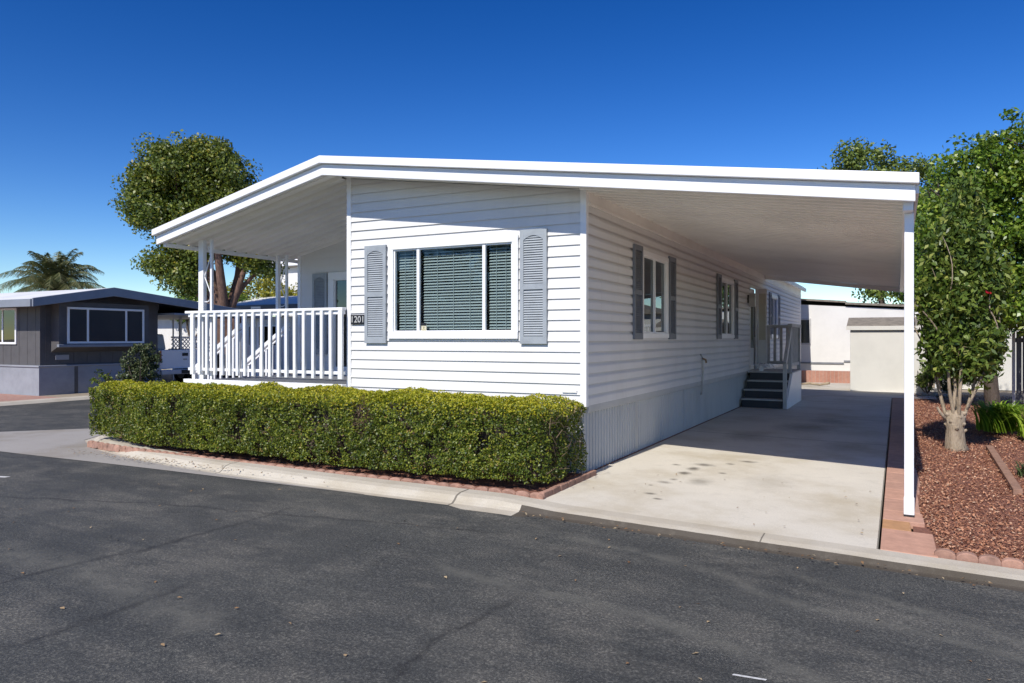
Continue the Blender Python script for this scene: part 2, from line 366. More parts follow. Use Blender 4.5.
def crown_points(ells, n, clump=.45, nclump=None, shell=.55, flat=.7):
    """leaf points grouped in clumps spread through ellipsoids [(cx,cy,cz,rx,ry,rz)]"""
    vol = np.array([e[3]*e[4]*e[5] for e in ells])**.67; pr = vol/vol.sum()
    nclump = nclump or max(8, int(n/55)); which = rng.choice(len(ells), nclump, p=pr); E = np.array(ells)[which]
    d = unit(rng.normal(size=(nclump, 3))); rad = rng.uniform(shell, 1.0, (nclump, 1))
    C = E[:, :3]+d*E[:, 3:]*rad
    ok = np.ones(nclump, bool)
    cs = clump*rng.uniform(.6, 1.35, nclump)
    ci = rng.integers(0, nclump, n); dd = rng.normal(size=(n, 3)); dd = unit(dd)*(rng.uniform(0, 1, (n, 1))**.36); dd[:, 2] *= flat
    P = C[ci]+dd*cs[ci][:, None]
    out = unit(d[ci]*.6+dd+np.array([0, 0, .35]))
    return P, out, C
def leafy(name, ells, n, L, W, mat, parent, clump=.45, nclump=None, shell=.55, bias=.45, droop=0.0, flat=.7):
    P, out, C = crown_points(ells, n, clump, nclump, shell, flat)
    o = np_mesh(name, leaf_verts(P, L, W, out, bias, droop), 4, mat, parent); return o, C
def limb(mb, a, b, r0, r1, bend=.15, seg=7, k=5):
    a, b = Vector(a), Vector(b); L = (b-a).length; off = Vector((random.uniform(-1, 1), random.uniform(-1, 1), random.uniform(-.3, .6)))*L*bend
    pts = [a.lerp(b, t/k)+off*math.sin(math.pi*t/k) for t in range(k+1)]
    mb.tube(pts, [r0+(r1-r0)*t/k for t in range(k+1)], seg, False); return pts

# ------------------------------------------------------------------ terrain
def clampf(v, a, b): return max(a, min(b, v))
def zg(x, y): return -.09*clampf((x+3.3)/3.4, 0, 1.45)*clampf((20-y)/12, 0, 1)
def sheet(name, x0, x1, y0, y1, off, mat, nx=8, ny=8, bumpf=None):
    mb = MB(); xs = [x0+(x1-x0)*i/nx for i in range(nx+1)]; ys = [y0+(y1-y0)*j/ny for j in range(ny+1)]
    mb.v = [(x, y, zg(x, y)+off+(bumpf(x, y) if bumpf else 0)) for y in ys for x in xs]
    for j in range(ny):
        for i in range(nx): a = j*(nx+1)+i; mb.f.append((a, a+1, a+nx+2, a+nx+1)); mb.mi.append(0)
    return mb.build(name, mat, recalc=False)
def ribbon(name, A, B, mat, offA=0, offB=0):
    mb = MB(); mb.v = [(x, y, zg(x, y)+offA) for x, y in A]+[(x, y, zg(x, y)+offB) for x, y in B]; n = len(A)
    for i in range(n-1): mb.f.append((i, i+1, n+i+1, n+i)); mb.mi.append(0)
    return mb.build(name, mat, recalc=False)
mb = MB(); mb.quad((-900, -900, -.3), (900, -900, -.3), (900, 900, -.3), (-900, 900, -.3)); struct(mb.build('ground', 'ground'))
struct(sheet('road', -70, 60, -14, 6.205, -.053, 'asphalt', 130, 20))
struct(sheet('side_street', -19.35, -12.3, 6.12, 70, -.058, 'asphalt', 6, 30))
struct(sheet('rear_yard_ground', -3.0, 14, 22.5, 60, -.02, 'ground', 12, 10))
struct(sheet('neighbour_lot', -60, -19.75, 6.6, 70, -.01, 'ground', 10, 10))
# driveway slab, right of the home
struct(sheet('driveway', -3.24, -.14, 6.52, 22.2, .0, 'drive', 12, 40))
struct(sheet('rear_patio', -3.24, .9, 22.2, 30.2, .004, 'patio', 6, 6))
struct(sheet('planting_bed', .12, 14, 6.5, 22.5, -.02, 'soil', 30, 24))
# cross gutter swale at the mouth of the side street
A = [(-24, 6.1), (-20.5, 6.1), (-17, 6.1), (-14, 6.1), (-12.6, 6.1), (-12.0, 6.1), (-11.6, 6.1), (-11.0, 6.11), (-10.3, 6.13), (-9.4, 6.16), (-8.4, 6.18), (-7.2, 6.19), (-6, 6.2), (-5, 6.2)]
B = [(-24, 6.75), (-20.5, 7.0), (-17, 7.15), (-14, 7.35), (-12.6, 8.9), (-12.2, 8.2), (-11.65, 7.4), (-11.0, 7.05), (-10.3, 6.8), (-9.4, 6.58), (-8.4, 6.42), (-7.2, 6.3), (-6, 6.24), (-5, 6.21)]
struct(ribbon('cross_gutter', A, B, 'apron', -.048, -.048))
# rolled curb: path of its front line, swept profile
def sweep(name, path, prof, mat, mi=None):
    n = len(path); mb = MB(); k = len(prof)
    for i, (x, y) in enumerate(path):
        x0, y0 = path[max(i-1, 0)]; x1, y1 = path[min(i+1, n-1)]; L = math.hypot(x1-x0, y1-y0); nx, ny = -(y1-y0)/L, (x1-x0)/L
        for (d, z) in prof: mb.v.append((x+nx*d, y+ny*d, zg(x, y)+z))
    for i in range(n-1):
        for j in range(k-1): a = i*k+j; mb.f.append((a, a+k, a+k+1, a+1)); mb.mi.append(mi[j] if mi else 0)
    return mb.build(name, mat, recalc=False)
arc = [(-12.4, 40), (-12.4, 20), (-12.4, 12), (-12.38, 9.6), (-12.3, 8.6), (-12.05, 7.85), (-11.6, 7.3), (-11.0, 6.95), (-10.3, 6.72), (-9.4, 6.5), (-8.4, 6.34), (-7.2, 6.23), (-6, 6.16), (-5, 6.13), (-4.2, 6.12), (-3.5, 6.12), (-3.0, 6.12)]
inner = [(-11.9, 40), (-11.9, 12), (-11.85, 9.6), (-11.8, 8.7), (-11.6, 8.1), (-11.25, 7.65), (-10.75, 7.35), (-10.1, 7.12), (-9.25, 6.93), (-8.3, 6.78), (-7.15, 6.66), (-6, 6.6), (-5, 6.58), (-4.2, 6.57), (-3.2, 6.57)]
struct(ribbon('garden_ground', inner, [(-3.2, 40), (-3.2, 12), (-3.2, 9.6), (-3.2, 8.7), (-3.2, 8.5)]+[(-3.2, 8.4-.01*k) for k in range(10)], 'soil', .0, .0))
full = [(0, -.055), (.16, -.052), (.2, -.03), (.25, .012), (.32, .03), (.48, .034), (.5, .028), (.5, -.2)]
flat = [(-.015, -.056), (.13, -.051), (.15, -.045), (.18, -.006), (.26, .008), (.42, .011), (.44, .0), (.44, -.2)]
def curb_line():
    path = arc[:-1]+[(-3.9+.1*k, 6.12) for k in range(4, 10)]+[(-3+.15*k, 6.12) for k in range(1, 30)]+[(1.6, 6.12), (3, 6.12), (10, 6.12), (40, 6.12)]
    mb = MB(); n = len(path)
    for i, (x, y) in enumerate(path):
        x0, y0 = path[max(i-1, 0)]; x1, y1 = path[min(i+1, n-1)]; L = math.hypot(x1-x0, y1-y0); nx, ny = -(y1-y0)/L, (x1-x0)/L
        t = clampf((x+3.6)/.8, 0, 1)*clampf((2.2-x)/.7, 0, 1)
        for j in range(8):
            d = full[j][0]*(1-t)+flat[j][0]*t; z = full[j][1]*(1-t)+flat[j][1]*t
            if 0 < j < 4: d += random.uniform(-.006, .006)
            mb.v.append((x+nx*d, y+ny*d, zg(x, y)+z))
    for i in range(n-1):
        t = clampf((path[i][0]+3.6)/.8, 0, 1)*clampf((2.2-path[i][0])/.7, 0, 1)
        for j in range(7): a = i*8+j; mb.f.append((a, a+8, a+9, a+1)); mb.mi.append(1 if (t > .5 and j < 3) else 0)
    return mb.build('curb', ['curb', 'gutter'], recalc=False)
struct(curb_line())
far = [(-19.35, 8.0), (-19.35, 14), (-19.35, 24), (-19.35, 60)]
struct(sweep('curb', [(-24, 7.0), (-20.6, 7.1), (-19.7, 7.5)]+far, [(0, -.055), (.08, .01), (.38, .02), (.38, -.2)], 'curb'))
struct(sheet('brick_drive', -24, -19.75, 9.4, 12.0, .01, 'brickpave', 4, 4))

# mulch chips: uncountable
def scatter_mulch():
    n = 120000; x = .15+6.5*rng.uniform(0, 1, n)**1.35; y = 6.62+17.6*rng.uniform(0, 1, n)**1.45
    keep = (x > .21+.02*np.sin(y*2.1)+.08*np.clip(8-y, 0, 1)) & (x < .9+.28*y) ; x, y = x[keep], y[keep]
    z = np.array([zg(a, b) for a, b in zip(x, y)])-.012+rng.uniform(0, .03, len(x))
    P = np.stack([x, y, z], 1); out = np.tile([0, 0, 1.], (len(x), 1))
    s = rng.uniform(.5, 1.5, (len(x), 1))
    V = leaf_verts(P, .025*s, .014*s, out, .62)
    o = np_mesh('bark_mulch', V, 4, 'chips'); tag(o, 'reddish brown bark mulch chips covering the planting bed', 'mulch', kind='stuff')
scatter_mulch()

# ------------------------------------------------------------------ siding generator
def clip(poly, a, b):          # keep z <= a + b*u
    out = []; n = len(poly)
    for i in range(n):
        p, q = poly[i], poly[(i+1) % n]; fp, fq = a+b*p[0]-p[1], a+b*q[0]-q[1]
        if fp >= 0: out.append(p)
        if fp*fq < 0: t = fp/(fp-fq); out.append((p[0]+(q[0]-p[0])*t, p[1]+(q[1]-p[1])*t))
    return out
def siding(mb, org, ud, nd, u0, u1, z0, z1, holes=(), clips=(), H=.127, D=.015, rec=.004, prof=((0, 1.0), (1, 0.0))):
    org, ud, nd = Vector(org), Vector(ud), Vector(nd); k = 0; z = z0
    while z < z1-1e-6:
        zt = min(z+H, z1); cuts = sorted({z, zt}|{z+f_*H for f_, _ in prof if 0 < f_ < 1 and z+f_*H < zt}|{c for h_ in holes for c in (h_[2], h_[3]) if z < c < zt})
        for a, b in zip(cuts[:-1], cuts[1:]):
            iv = [(u0, u1)]
            for h_ in holes:
                if h_[2] < (a+b)/2 < h_[3]:
                    iv = [s_ for (p, q) in iv for s_ in ((p, min(q, h_[0])), (max(p, h_[1]), q)) if s_[1]-s_[0] > 1e-4]
            for (p, q) in iv:
                poly = [(p, a), (q, a), (q, b), (p, b)]
                for (ca, cb) in clips: poly = clip(poly, ca, cb) if poly else poly
                if len(poly) < 3: continue
                P3 = []
                for (u, zz) in poly:
                    f = (zz-z)/H; off = -rec+(D+rec)*float(np.interp(f, [q_[0] for q_ in prof], [q_[1] for q_ in prof]))
                    P3.append(org+ud*u+nd*off+Vector((0, 0, zz)))
                mb.quad(*P3)
                if a == z:
                    po = [(u, zz) for (u, zz) in poly if abs(zz-z) < 1e-6]
                    if len(po) == 2:
                        q1, q2 = [org+ud*u-nd*(rec+.001)+Vector((0, 0, z)) for (u, _) in po]; hi, lo_ = Vector((0, 0, .013)), Vector((0, 0, -.003)); ou = nd*(D+rec+.001); mb.quad(q1+hi, q2+hi, q2+ou, q1+ou); mb.quad(q1+lo_, q2+lo_, q2+hi, q1+hi)
        z += H
    return mb

# ================================================================== THE HOME
XW, XL, YF, YR, YP = -3.26, -9.9, 8.11, 29.7, 10.4
XN = -6.8                                           # porch notch edge
RT = [(-10.2, 3.27), (-6.83, 4.03), (.17, 3.08)]   # roof top line at the front
def ztop(x):
    (a, za), (b, zb), (c, zc) = RT
    return za+(zb-za)*(x-a)/(b-a) if x < b else zb+(zc-zb)*(x-b)/(c-b)
SL = .2
home = thing('mobile_home', (-6.5, 8.1, 0), 'white vinyl sided mobile home with low gable roof, porch and carport, numbered 1201', 'mobile home')
bR = (RT[2][1]-RT[1][1])/(RT[2][0]-RT[1][0]); bL = (RT[1][1]-RT[0][1])/(RT[1][0]-RT[0][0])
cR = (RT[1][1]-SL-bR*RT[1][0], bR); cL = (RT[1][1]-SL-bL*RT[1][0], bL)
FW = (-6.10, -4.13, 1.59, 2.87)                     # front window opening
mb = MB(); siding(mb, (0, YF, 0), (1, 0, 0), (0, -1, 0), XN, XW, .80, 4.2, [(FW[0]+.03, FW[1]-.03, FW[2]+.03, FW[3]-.03)], [cR, cL]); mb.build('front_wall', 'siding', home)
SW1, SW2, SW3 = (10.2, 11.55), (15.5, 16.85), (22.3, 23.6)
DR = (18.95, 19.85)
mb = MB(); siding(mb, (XW, 0, 0), (0, 1, 0), (1, 0, 0), YF, YR, .80, 3.38, [(a+.03, b-.03, 1.63, 2.83) for a, b in (SW1, SW2, SW3)]+[(DR[0], DR[1], .8, 2.85)], H=.127, D=.022, rec=.010, prof=((0, 1.0), (.60, .95), (.72, .75), (.84, .35), (1, 0))); mb.build('side_wall', 'siding', home)
mb = MB(); siding(mb, (0, YP, 0), (1, 0, 0), (0, -1, 0), XL, XN, .90, 4.2, [(-9.14, -8.1, .95, 2.76)], [cL]); mb.build('porch_wall', 'siding', home)
mb = MB(); siding(mb, (XN, 0, 0), (0, -1, 0), (-1, 0, 0), -YP, -YF, .9, 3.95, []); mb.build('porch_side_wall', 'siding', home)
mb = MB(); siding(mb, (XL, 0, 0), (0, -1, 0), (-1, 0, 0), -YR, -YP, .8, 3.15); mb.build('side_wall', 'siding', home)
mb = MB(); mb.box(XL, XW, YR-.02, YR, .0, 3.1); mb.build('rear_wall', 'siding', home)
# corner trim
mb = MB(); mb.box(XW-.055, XW+.022, YF-.022, YF+.055, .79, 3.42); mb.build('corner_trim', 'trim', home, .004)
mb = MB(); mb.box(XN-.022, XN+.05, YF-.022, YF+.04, .79, 3.86); mb.build('corner_trim', 'trim', home, .004)
mb = MB(); mb.box(XL-.022, XL+.05, YP-.022, YP+.04, .9, 3.14); mb.build('corner_trim', 'trim', home, .004)
mb = MB(); mb.box(XW-.05, XW+.022, YR-.05, YR+.02, .79, 3.3); mb.build('corner_trim', 'trim', home, .004)
# frieze board under the soffit on the side wall
mb = MB(); mb.box(XW, XW+.025, YF+.056, YR, 3.2, 3.42); mb.box(XW, XW+.04, YF+.056, YR, 3.17, 3.2); mb.build('frieze_board', 'soffit', home, .003)
# skirting
def skirt(name, a, b, z1, nrm, pitch=.1):
    a, b = Vector(a), Vector(b); n_ = Vector(nrm); L = (b-a).length; d = (b-a)/L; mb = MB(); u = 0; last = None
    prof = [(0, 0), (.008, .02), (.045, .02), (.053, 0)]
    pts = []
    while u < L:
        for (du, o) in prof:
            if u+du <= L: pts.append(a+d*(u+du)+n_*o)
        u += pitch
    for p, q in zip(pts[:-1], pts[1:]): mb.quad(p-Vector((0, 0, .1)), q-Vector((0, 0, .1)), q+Vector((0, 0, z1)), p+Vector((0, 0, z1)))
    return mb.build(name, 'skirt', home)
skirt('skirting', (XW-.036, YF, 0), (XW-.036, YR, 0), .78, (1, 0, 0))
skirt('skirting', (XL, YF-.03+.06, 0), (XW-.03, YF+.03, 0), .78, (0, -1, 0))
skirt('skirting', (XL+.03, YF+.03, 0), (XL+.03, YR, 0), .78, (-1, 0, 0))
mb = MB(); mb.box(XW-.02, XW+.022, YF+.056, YR, .745, .80); mb.box(XW-.02, XW+.012, YF+.056, YR, .715, .745); mb.build('skirting_cap', 'skirt', home, .004)
mb = MB(); mb.box(XN, XW-.06, YF-.02, YF+.02, .76, .80); mb.build('skirting_cap', 'trim', home, .004)
for q in (1.95, 4.6): MB().box(XW-.03, XW-.014, YF+q, YF+q+.07, 0, .715).build('skirting_seam', 'skirt', home)

# roof slab (solid between the corrugated soffit and the top)
RY0, RYC = 7.66, 21.25
def tp(dx0, dx1, top, bot):
    xs = [RT[0][0]+dx0, RT[1][0], RT[2][0]+dx1]; return [(x, ztop(x)+top) for x in xs]+[(x, ztop(x)+bot) for x in reversed(xs)]
rf = MB().prism([(RT[0][0]+.03, ztop(RT[0][0]+.03)-.01), (RT[1][0], RT[1][1]-.01), (RT[2][0]-.03, ztop(RT[2][0]-.03)-.01), (RT[2][0]-.03, ztop(RT[2][0]-.03)-.15), (RT[1][0], RT[1][1]-.15), (RT[0][0]+.03, ztop(RT[0][0]+.03)-.15)], RY0, 10.7).build('roof', 'whiteroof', home)
xl2, xr2 = XL-.25, RT[2][0]-.03
MB().prism([(xl2, ztop(xl2)-.012), (RT[1][0], RT[1][1]-.012), (xr2, ztop(xr2)-.012), (xr2, ztop(xr2)-.148), (RT[1][0], RT[1][1]-.148), (xl2, ztop(xl2)-.148)], 10.68, RYC).build('roof', 'whiteroof', home)
xr3 = XW+.12
MB().prism([(xl2, ztop(xl2)-.015), (RT[1][0], RT[1][1]-.015), (xr3, ztop(xr3)-.015), (xr3, ztop(xr3)-.13), (RT[1][0], RT[1][1]-.13), (xl2, ztop(xl2)-.13)], RYC-.02, YR+.15).build('roof', 'whiteroof', home)
# eave gutter of the rear stretch
MB().box(XW+.12, XW+.2, RYC+.01, YR+.15, 3.34, 3.46).build('gutter', 'fascia', home, .01)
# fascia: proud upper band, set back lower band
xs0, xs1, xs2 = RT[0][0], RT[1][0], RT[2][0]
MB().prism([(xs0, ztop(xs0)), (xs1, RT[1][1]), (xs2, RT[2][1]), (xs2, RT[2][1]-.095), (xs1, RT[1][1]-.10), (xs0, ztop(xs0)-.095)], 7.54, 7.64).build('fascia_cap', 'fascia', home, .006)
a0, a2 = xs0+.03, xs2-.03
MB().prism([(a0, ztop(a0)-.098), (xs1, RT[1][1]-.103), (a2, ztop(a2)-.098), (a2, ztop(a2)-.25), (xs1, RT[1][1]-.25), (a0, ztop(a0)-.235)], 7.60, 7.655).build('fascia_board', 'fascia', home, .006)
# side eaves and rear beams
MB().box(xs2-.03, xs2, 7.645, RYC, RT[2][1]-.17, RT[2][1]-.005).build('carport_gutter', 'fascia', home, .006)
MB().box(xs0+.0, xs0+.035, 7.645, 10.7, ztop(xs0)-.16, ztop(xs0)-.005).build('porch_gutter', 'fascia', home, .006)
# corrugated soffit: W pans running down the slope
def pans(name, x0, x1, y0, y1, pitch, dep, zoff, mat='soffit', nx=1):
    prof = [(0, 0), (.22, 0), (.30, -dep), (.62, -dep), (.70, 0), (.88, 0), (.90, .03), (.94, .03), (.96, 0)]
    ys = []; y = y0
    while y < y1:
        for (f, z) in prof:
            if y+f*pitch < y1: ys.append((y+f*pitch, z))
        y += pitch
    mb = MB(); n = len(ys)
    for x in (x0, x1): mb.v += [(x, yy, ztop(x)+zoff+z) for (yy, z) in ys]
    mb.f = [(i, i+1, n+i+1, n+i) for i in range(n-1)]; mb.mi = [0]*(n-1)
    return mb.build(name, mat, home, recalc=False)
pans('carport_soffit', XW+.0, xs2-.04, 7.66, RYC, .2, .05, -.175)
pans('porch_soffit', xs0+.04, XN+.0, 7.66, 10.45, .24, .05, -.175)
pans('eave_soffit', XN, XW, 7.66, YF+.02, .15, .012, -.19)
# carport beams and post
MB().box(xs2-.13, xs2-.045, 7.70, RYC-.1, RT[2][1]-.31, RT[2][1]-.20).build('carport_beam', 'fascia', home, .005)
MB().prism([(XW+.02, ztop(XW)-.225), (xs2-.02, ztop(xs2)-.225), (xs2-.02, ztop(xs2)-.33), (XW+.02, ztop(XW)-.33)], RYC-.06, RYC+.02).build('carport_rear_beam', 'soffit', home, .005)
def post(y):
    zb = zg(.1, y)
    xo = 0 if y < 10 else .15
    p = MB().box(.052+xo, .132+xo, y-.04, y+.04, zb+.035, RT[2][1]-.31).build('carport_post', 'trim', home, .006)
    MB().box(.046+xo, .138+xo, y-.046, y+.046, zb+.0, zb+.034).build('post_base', 'black', p, .003)
    MB().box(.048+xo, .136+xo, y-.044, y-.0405, zb+.036, zb+.2).build('post_sleeve', 'trim', p, .003)
    return p
post(7.9); post(21.0)
# ---- windows
def window(name, axis, plane, a0, a1, z0, z1, mull, depth=.09, mw=.022, blinds=True, gmat='glass', nd=-1, trim=.085):
    """axis 'x': window in the front wall (normal -y); axis 'y': in the side wall (normal +x)"""
    def bx(mb, a, b, o0, o1, z, zz):       # o: outward offsets
        if axis == 'x': mb.box(a, b, plane+nd*o1 if nd < 0 else plane+o0, plane+nd*o0 if nd < 0 else plane+o1, z, zz)
        else: mb.box(plane+o0, plane+o1, a, b, z, zz)
        return mb
    mb = MB(); t = trim
    bx(mb, a0, a1, .0, .04, z1-t, z1); bx(mb, a0, a1, .0, .045, z0, z0+t); bx(mb, a0, a0+t, .0, .038, z0+t, z1-t); bx(mb, a1-t, a1, .0, .038, z0+t, z1-t)
    fr = mb.build('window_frame', 'trim', None, .004); W = fr
    W.parent = home; W.location = -parent_world(home)
    W.name = name
    mb = MB(); e = t-.002
    ms = [a0+e]+[m for m in mull]+[a1-e]
    for m in mull: bx(mb, m-mw, m+mw, -.012, .022, z0+e, z1-e)
    for p, q in ((a0+e, a0+e+.022), (a1-e-.022, a1-e)): bx(mb, p, q, -.03, .016, z0+e, z1-e)
    bx(mb, a0+e+.022, a1-e-.022, -.03, .0155, z0+e, z0+e+.025); bx(mb, a0+e+.022, a1-e-.022, -.03, .0155, z1-e-.022, z1-e)
    mb.build('sash', 'trim', W, .002)
    for p, q in zip(ms[:-1], ms[1:]):
        mb = MB(); bx(mb, p+.012, q-.012, -.018, -.013, z0+t, z1-t); mb.build('pane', gmat, W)
    mb = MB()
    o0, o1 = -.8, -.031; s0, s1, r0, r1 = a0+.03, a1-.03, z0+.03, z1-.03
    def pt(a, o, z): return (a, plane-o, z) if axis == 'x' else (plane+o, a, z)
    mb.quad(pt(s0, o0, r0), pt(s1, o0, r0), pt(s1, o0, r1), pt(s0, o0, r1)); mb.quad(pt(s0, o0, r0), pt(s0, o1, r0), pt(s0, o1, r1), pt(s0, o0, r1))
    mb.quad(pt(s1, o0, r0), pt(s1, o1, r0), pt(s1, o1, r1), pt(s1, o0, r1)); mb.quad(pt(s0, o0, r0), pt(s1, o0, r0), pt(s1, o1, r0), pt(s0, o1, r0)); mb.quad(pt(s0, o0, r1), pt(s1, o0, r1), pt(s1, o1, r1), pt(s0, o1, r1))
    mb.build('interior', 'dark', W, recalc=False)
    if blinds:
        mb = MB(); z = r0+.05; i = 0
        while z < r1-.04:
            wob = .002*math.sin(i*1.7); i += 1
            for (p, q) in zip(ms[:-1], ms[1:]):
                mb.quad(pt(p+.03, -.095, z+wob), pt(q-.03, -.095, z), pt(q-.03, -.065, z-.028), pt(p+.03, -.065, z-.028+wob))
            z += .037
        for (p, q) in zip(ms[:-1], ms[1:]):
            n_ = 2 if q-p < .5 else 3
            for k in range(n_): c = p+(q-p)*(k+1)/(n_+1); bx(mb, c-.003, c+.003, -.066, -.062, r0, r1)
        mb.build('blind', 'blind', W, recalc=False)
    return W
fw = window('picture_window', 'x', YF, FW[0], FW[1], FW[2], FW[3], [-5.62, -4.62])
for (a, b) in (SW1, SW2): window('window', 'y', XW, a, b, 1.60, 2.86, [(a+b)/2], blinds=False, gmat='glass_dark', trim=.07, mw=.016)
window('window', 'y', XW, SW3[0], SW3[1], 1.60, 2.86, [(SW3[0]+SW3[1])/2], blinds=True, gmat='glass_dark')
window('porch_door_glass', 'x', YP, -9.17, -8.05, .93, 2.79, [], blinds=False, gmat='glass_dark', trim=.13).name = 'porch_door'
# security sticker: flat sticker inside the big pane corner
MB().box(-5.585, -5.505, YF+.006, YF+.011, 1.685, 1.80).build('window_sticker', 'cream', fw)
MB().box(-5.585, -5.505, YF+.001, YF+.005, 1.765, 1.80).build('window_sticker', 'black', fw)
mb = MB(); mb.box(-5.575, -5.515, YF+.0015, YF+.005, 1.69, 1.71); mb.box(-5.55, -5.538, YF+.0015, YF+.005, 1.725, 1.75); mb.build('window_sticker', 'yellowk', fw)
# ---- shutters
def shutter(axis, plane, a0, a1, z0, z1, base=.016, mat='shutter', nd=-1):
    def bx(mb, a, b, o0, o1, z, zz):
        if axis == 'x': mb.box(a, b, plane-o1, plane-o0, z, zz)
        else: mb.box(plane+o0, plane+o1, a, b, z, zz)
    mb = MB(); s = .05 if abs(a1-a0) < .6 else .06; zm = z0+(z1-z0)*.5
    bx(mb, a0, a0+s, base, base+.03, z0, z1); bx(mb, a1-s, a1, base, base+.03, z0, z1)
    for (p, q) in ((z0, z0+.09), (zm-.035, zm+.035), (z1-.075, z1)): bx(mb, a0+s, a1-s, base, base+.029, p, q)
    bx(mb, a0+s, a1-s, base-.004, base+.004, z0+.09, z1-.075)
    z = z0+.10
    while z < z1-.09:
        if not (zm-.055 < z < zm+.03):
            def pt(a, o, zz): return (a, plane-o, zz) if axis == 'x' else (plane+o, a, zz)
            mb.quad(pt(a0+s, base+.026, z), pt(a1-s, base+.026, z), pt(a1-s, base+.006, z+.03), pt(a0+s, base+.006, z+.03))
            mb.quad(pt(a0+s, base+.026, z), pt(a1-s, base+.026, z), pt(a1-s, base+.022, z-.004), pt(a0+s, base+.022, z-.004))
        z += .029
    # arched top of the louvre field
    if axis == 'x':
        n_ = 8; c = (a0+a1)/2; hw = (a1-a0)/2-s
        for k in range(n_):
            u0 = -1+2*k/n_; u1 = -1+2*(k+1)/n_
            mb.quad((c+u0*hw, plane-base-.028, z1-.075), (c+u1*hw, plane-base-.028, z1-.075), (c+u1*hw, plane-base-.028, z1-.075-.05*(u1*u1)), (c+u0*hw, plane-base-.028, z1-.075-.05*(u0*u0)))
    return mb.build('shutter', mat, home, recalc=False)
shutter('x', YF, -6.49, -6.13, 1.53, 2.86); shutter('x', YF, -4.10, -3.74, 1.53, 2.92)
for (a, b) in (SW1, SW2, SW3): shutter('y', XW, a-.40, a-.02, 1.58, 2.90, .022, 'shutter_shaded'); shutter('y', XW, b+.02, b+.40, 1.58, 2.90, .022, 'shutter_shaded')
shutter('x', YP, -9.54, -9.20, 1.3, 2.78)
# ---- house number
npl = MB().box(-6.745, -6.495, YF-.032, YF-.018, 1.79, 1.92).build('number_plate', 'black', home, .006)
def text_mesh(s, size, loc, rot, mat, parent, ext=.002, name='lettering'):
    cu = bpy.data.curves.new('t', 'FONT'); cu.body = s; cu.size = size; cu.extrude = ext; cu.align_x = 'CENTER'; cu.align_y = 'CENTER'
    to = bpy.data.objects.new('t', cu); COL.objects.link(to); bpy.context.view_layer.update()
    me = bpy.data.meshes.new_from_object(to.evaluated_get(bpy.context.evaluated_depsgraph_get())); bpy.data.objects.remove(to)
    me.materials.clear(); me.materials.append(M[mat]); me.transform(Matrix.Translation(loc) @ rot.to_4x4())
    o = bpy.data.objects.new(name, me); COL.objects.link(o); o.parent = parent; o.location = -parent_world(parent); return o
text_mesh('1201', .125, (-6.62, YF-.034, 1.853), Matrix.Rotation(R(90), 3, 'X'), 'numwhite', npl, name='number_lettering')
# conduit hook low on the front wall, hose bib on the side wall
MB().tube([(-3.54, YF-.02, .985), (-3.54, YF-.035, .965), (-3.36, YF-.035, .965), (-3.36, YF-.02, .985)], .007, 6).build('wall_bracket', 'trim', home)
hb = MB().tube([(XW+.02, 13.8, .55), (XW+.045, 13.8, .62), (XW+.05, 13.82, 1.0), (XW+.045, 13.8, 1.24), (XW+.01, 13.8, 1.3)], .016, 8).build('outdoor_pipe', 'metal', home, smooth=True)
MB().tube([(XW+.05, 13.8, 1.22), (XW+.12, 13.74, 1.2), (XW+.13, 13.74, 1.14)], .018, 8).build('tap', 'copper', hb, smooth=True)
# ---- carport door with open storm door
dr = MB(); dr.box(XW-.01, XW+.03, DR[0]-.07, DR[0], .8, 2.92); dr.box(XW-.01, XW+.03, DR[1], DR[1]+.07, .8, 2.92); dr.box(XW-.01, XW+.03, DR[0], DR[1], 2.85, 2.92)
dr = dr.build('side_door', 'doorwhite', home, .004)
MB().box(XW-.06, XW-.03, DR[0], DR[1], .8, 2.85).build('door_leaf', 'doorwhite', dr)
MB().box(XW-.029, XW-.02, DR[0]+.12, DR[1]-.12, 1.35, 2.7).build('door_glass', 'glass_dark', dr)
MB().box(XW-.0295, XW-.0292, DR[0]+.12, DR[1]-.12, 1.35, 2.7).build('door_glass_backing', 'dark', dr)
sdr = MB(); sdr.box(XW+.03, XW+.25, 20.02, 20.05, .95, 2.88); sdr.build('storm_door', 'doorwhite', home)
MB().box(XW+.06, XW+.22, 20.012, 20.0195, 1.55, 2.75).build('storm_door_curtain', 'curtain', home)
# porch lamp by the door
pl_ = MB().box(XW+.016, XW+.05, 18.55, 18.65, 2.45, 2.65).build('wall_lantern', 'black', home, .01)
MB().prism([(-.05, 2.36), (.05, 2.36), (.07, 2.58), (0, 2.68), (-.07, 2.58)], XW+.06, XW+.2, 'x').build('lantern_shade', 'metal', pl_).location = Vector((0, 18.6, 0))-parent_world(pl_)

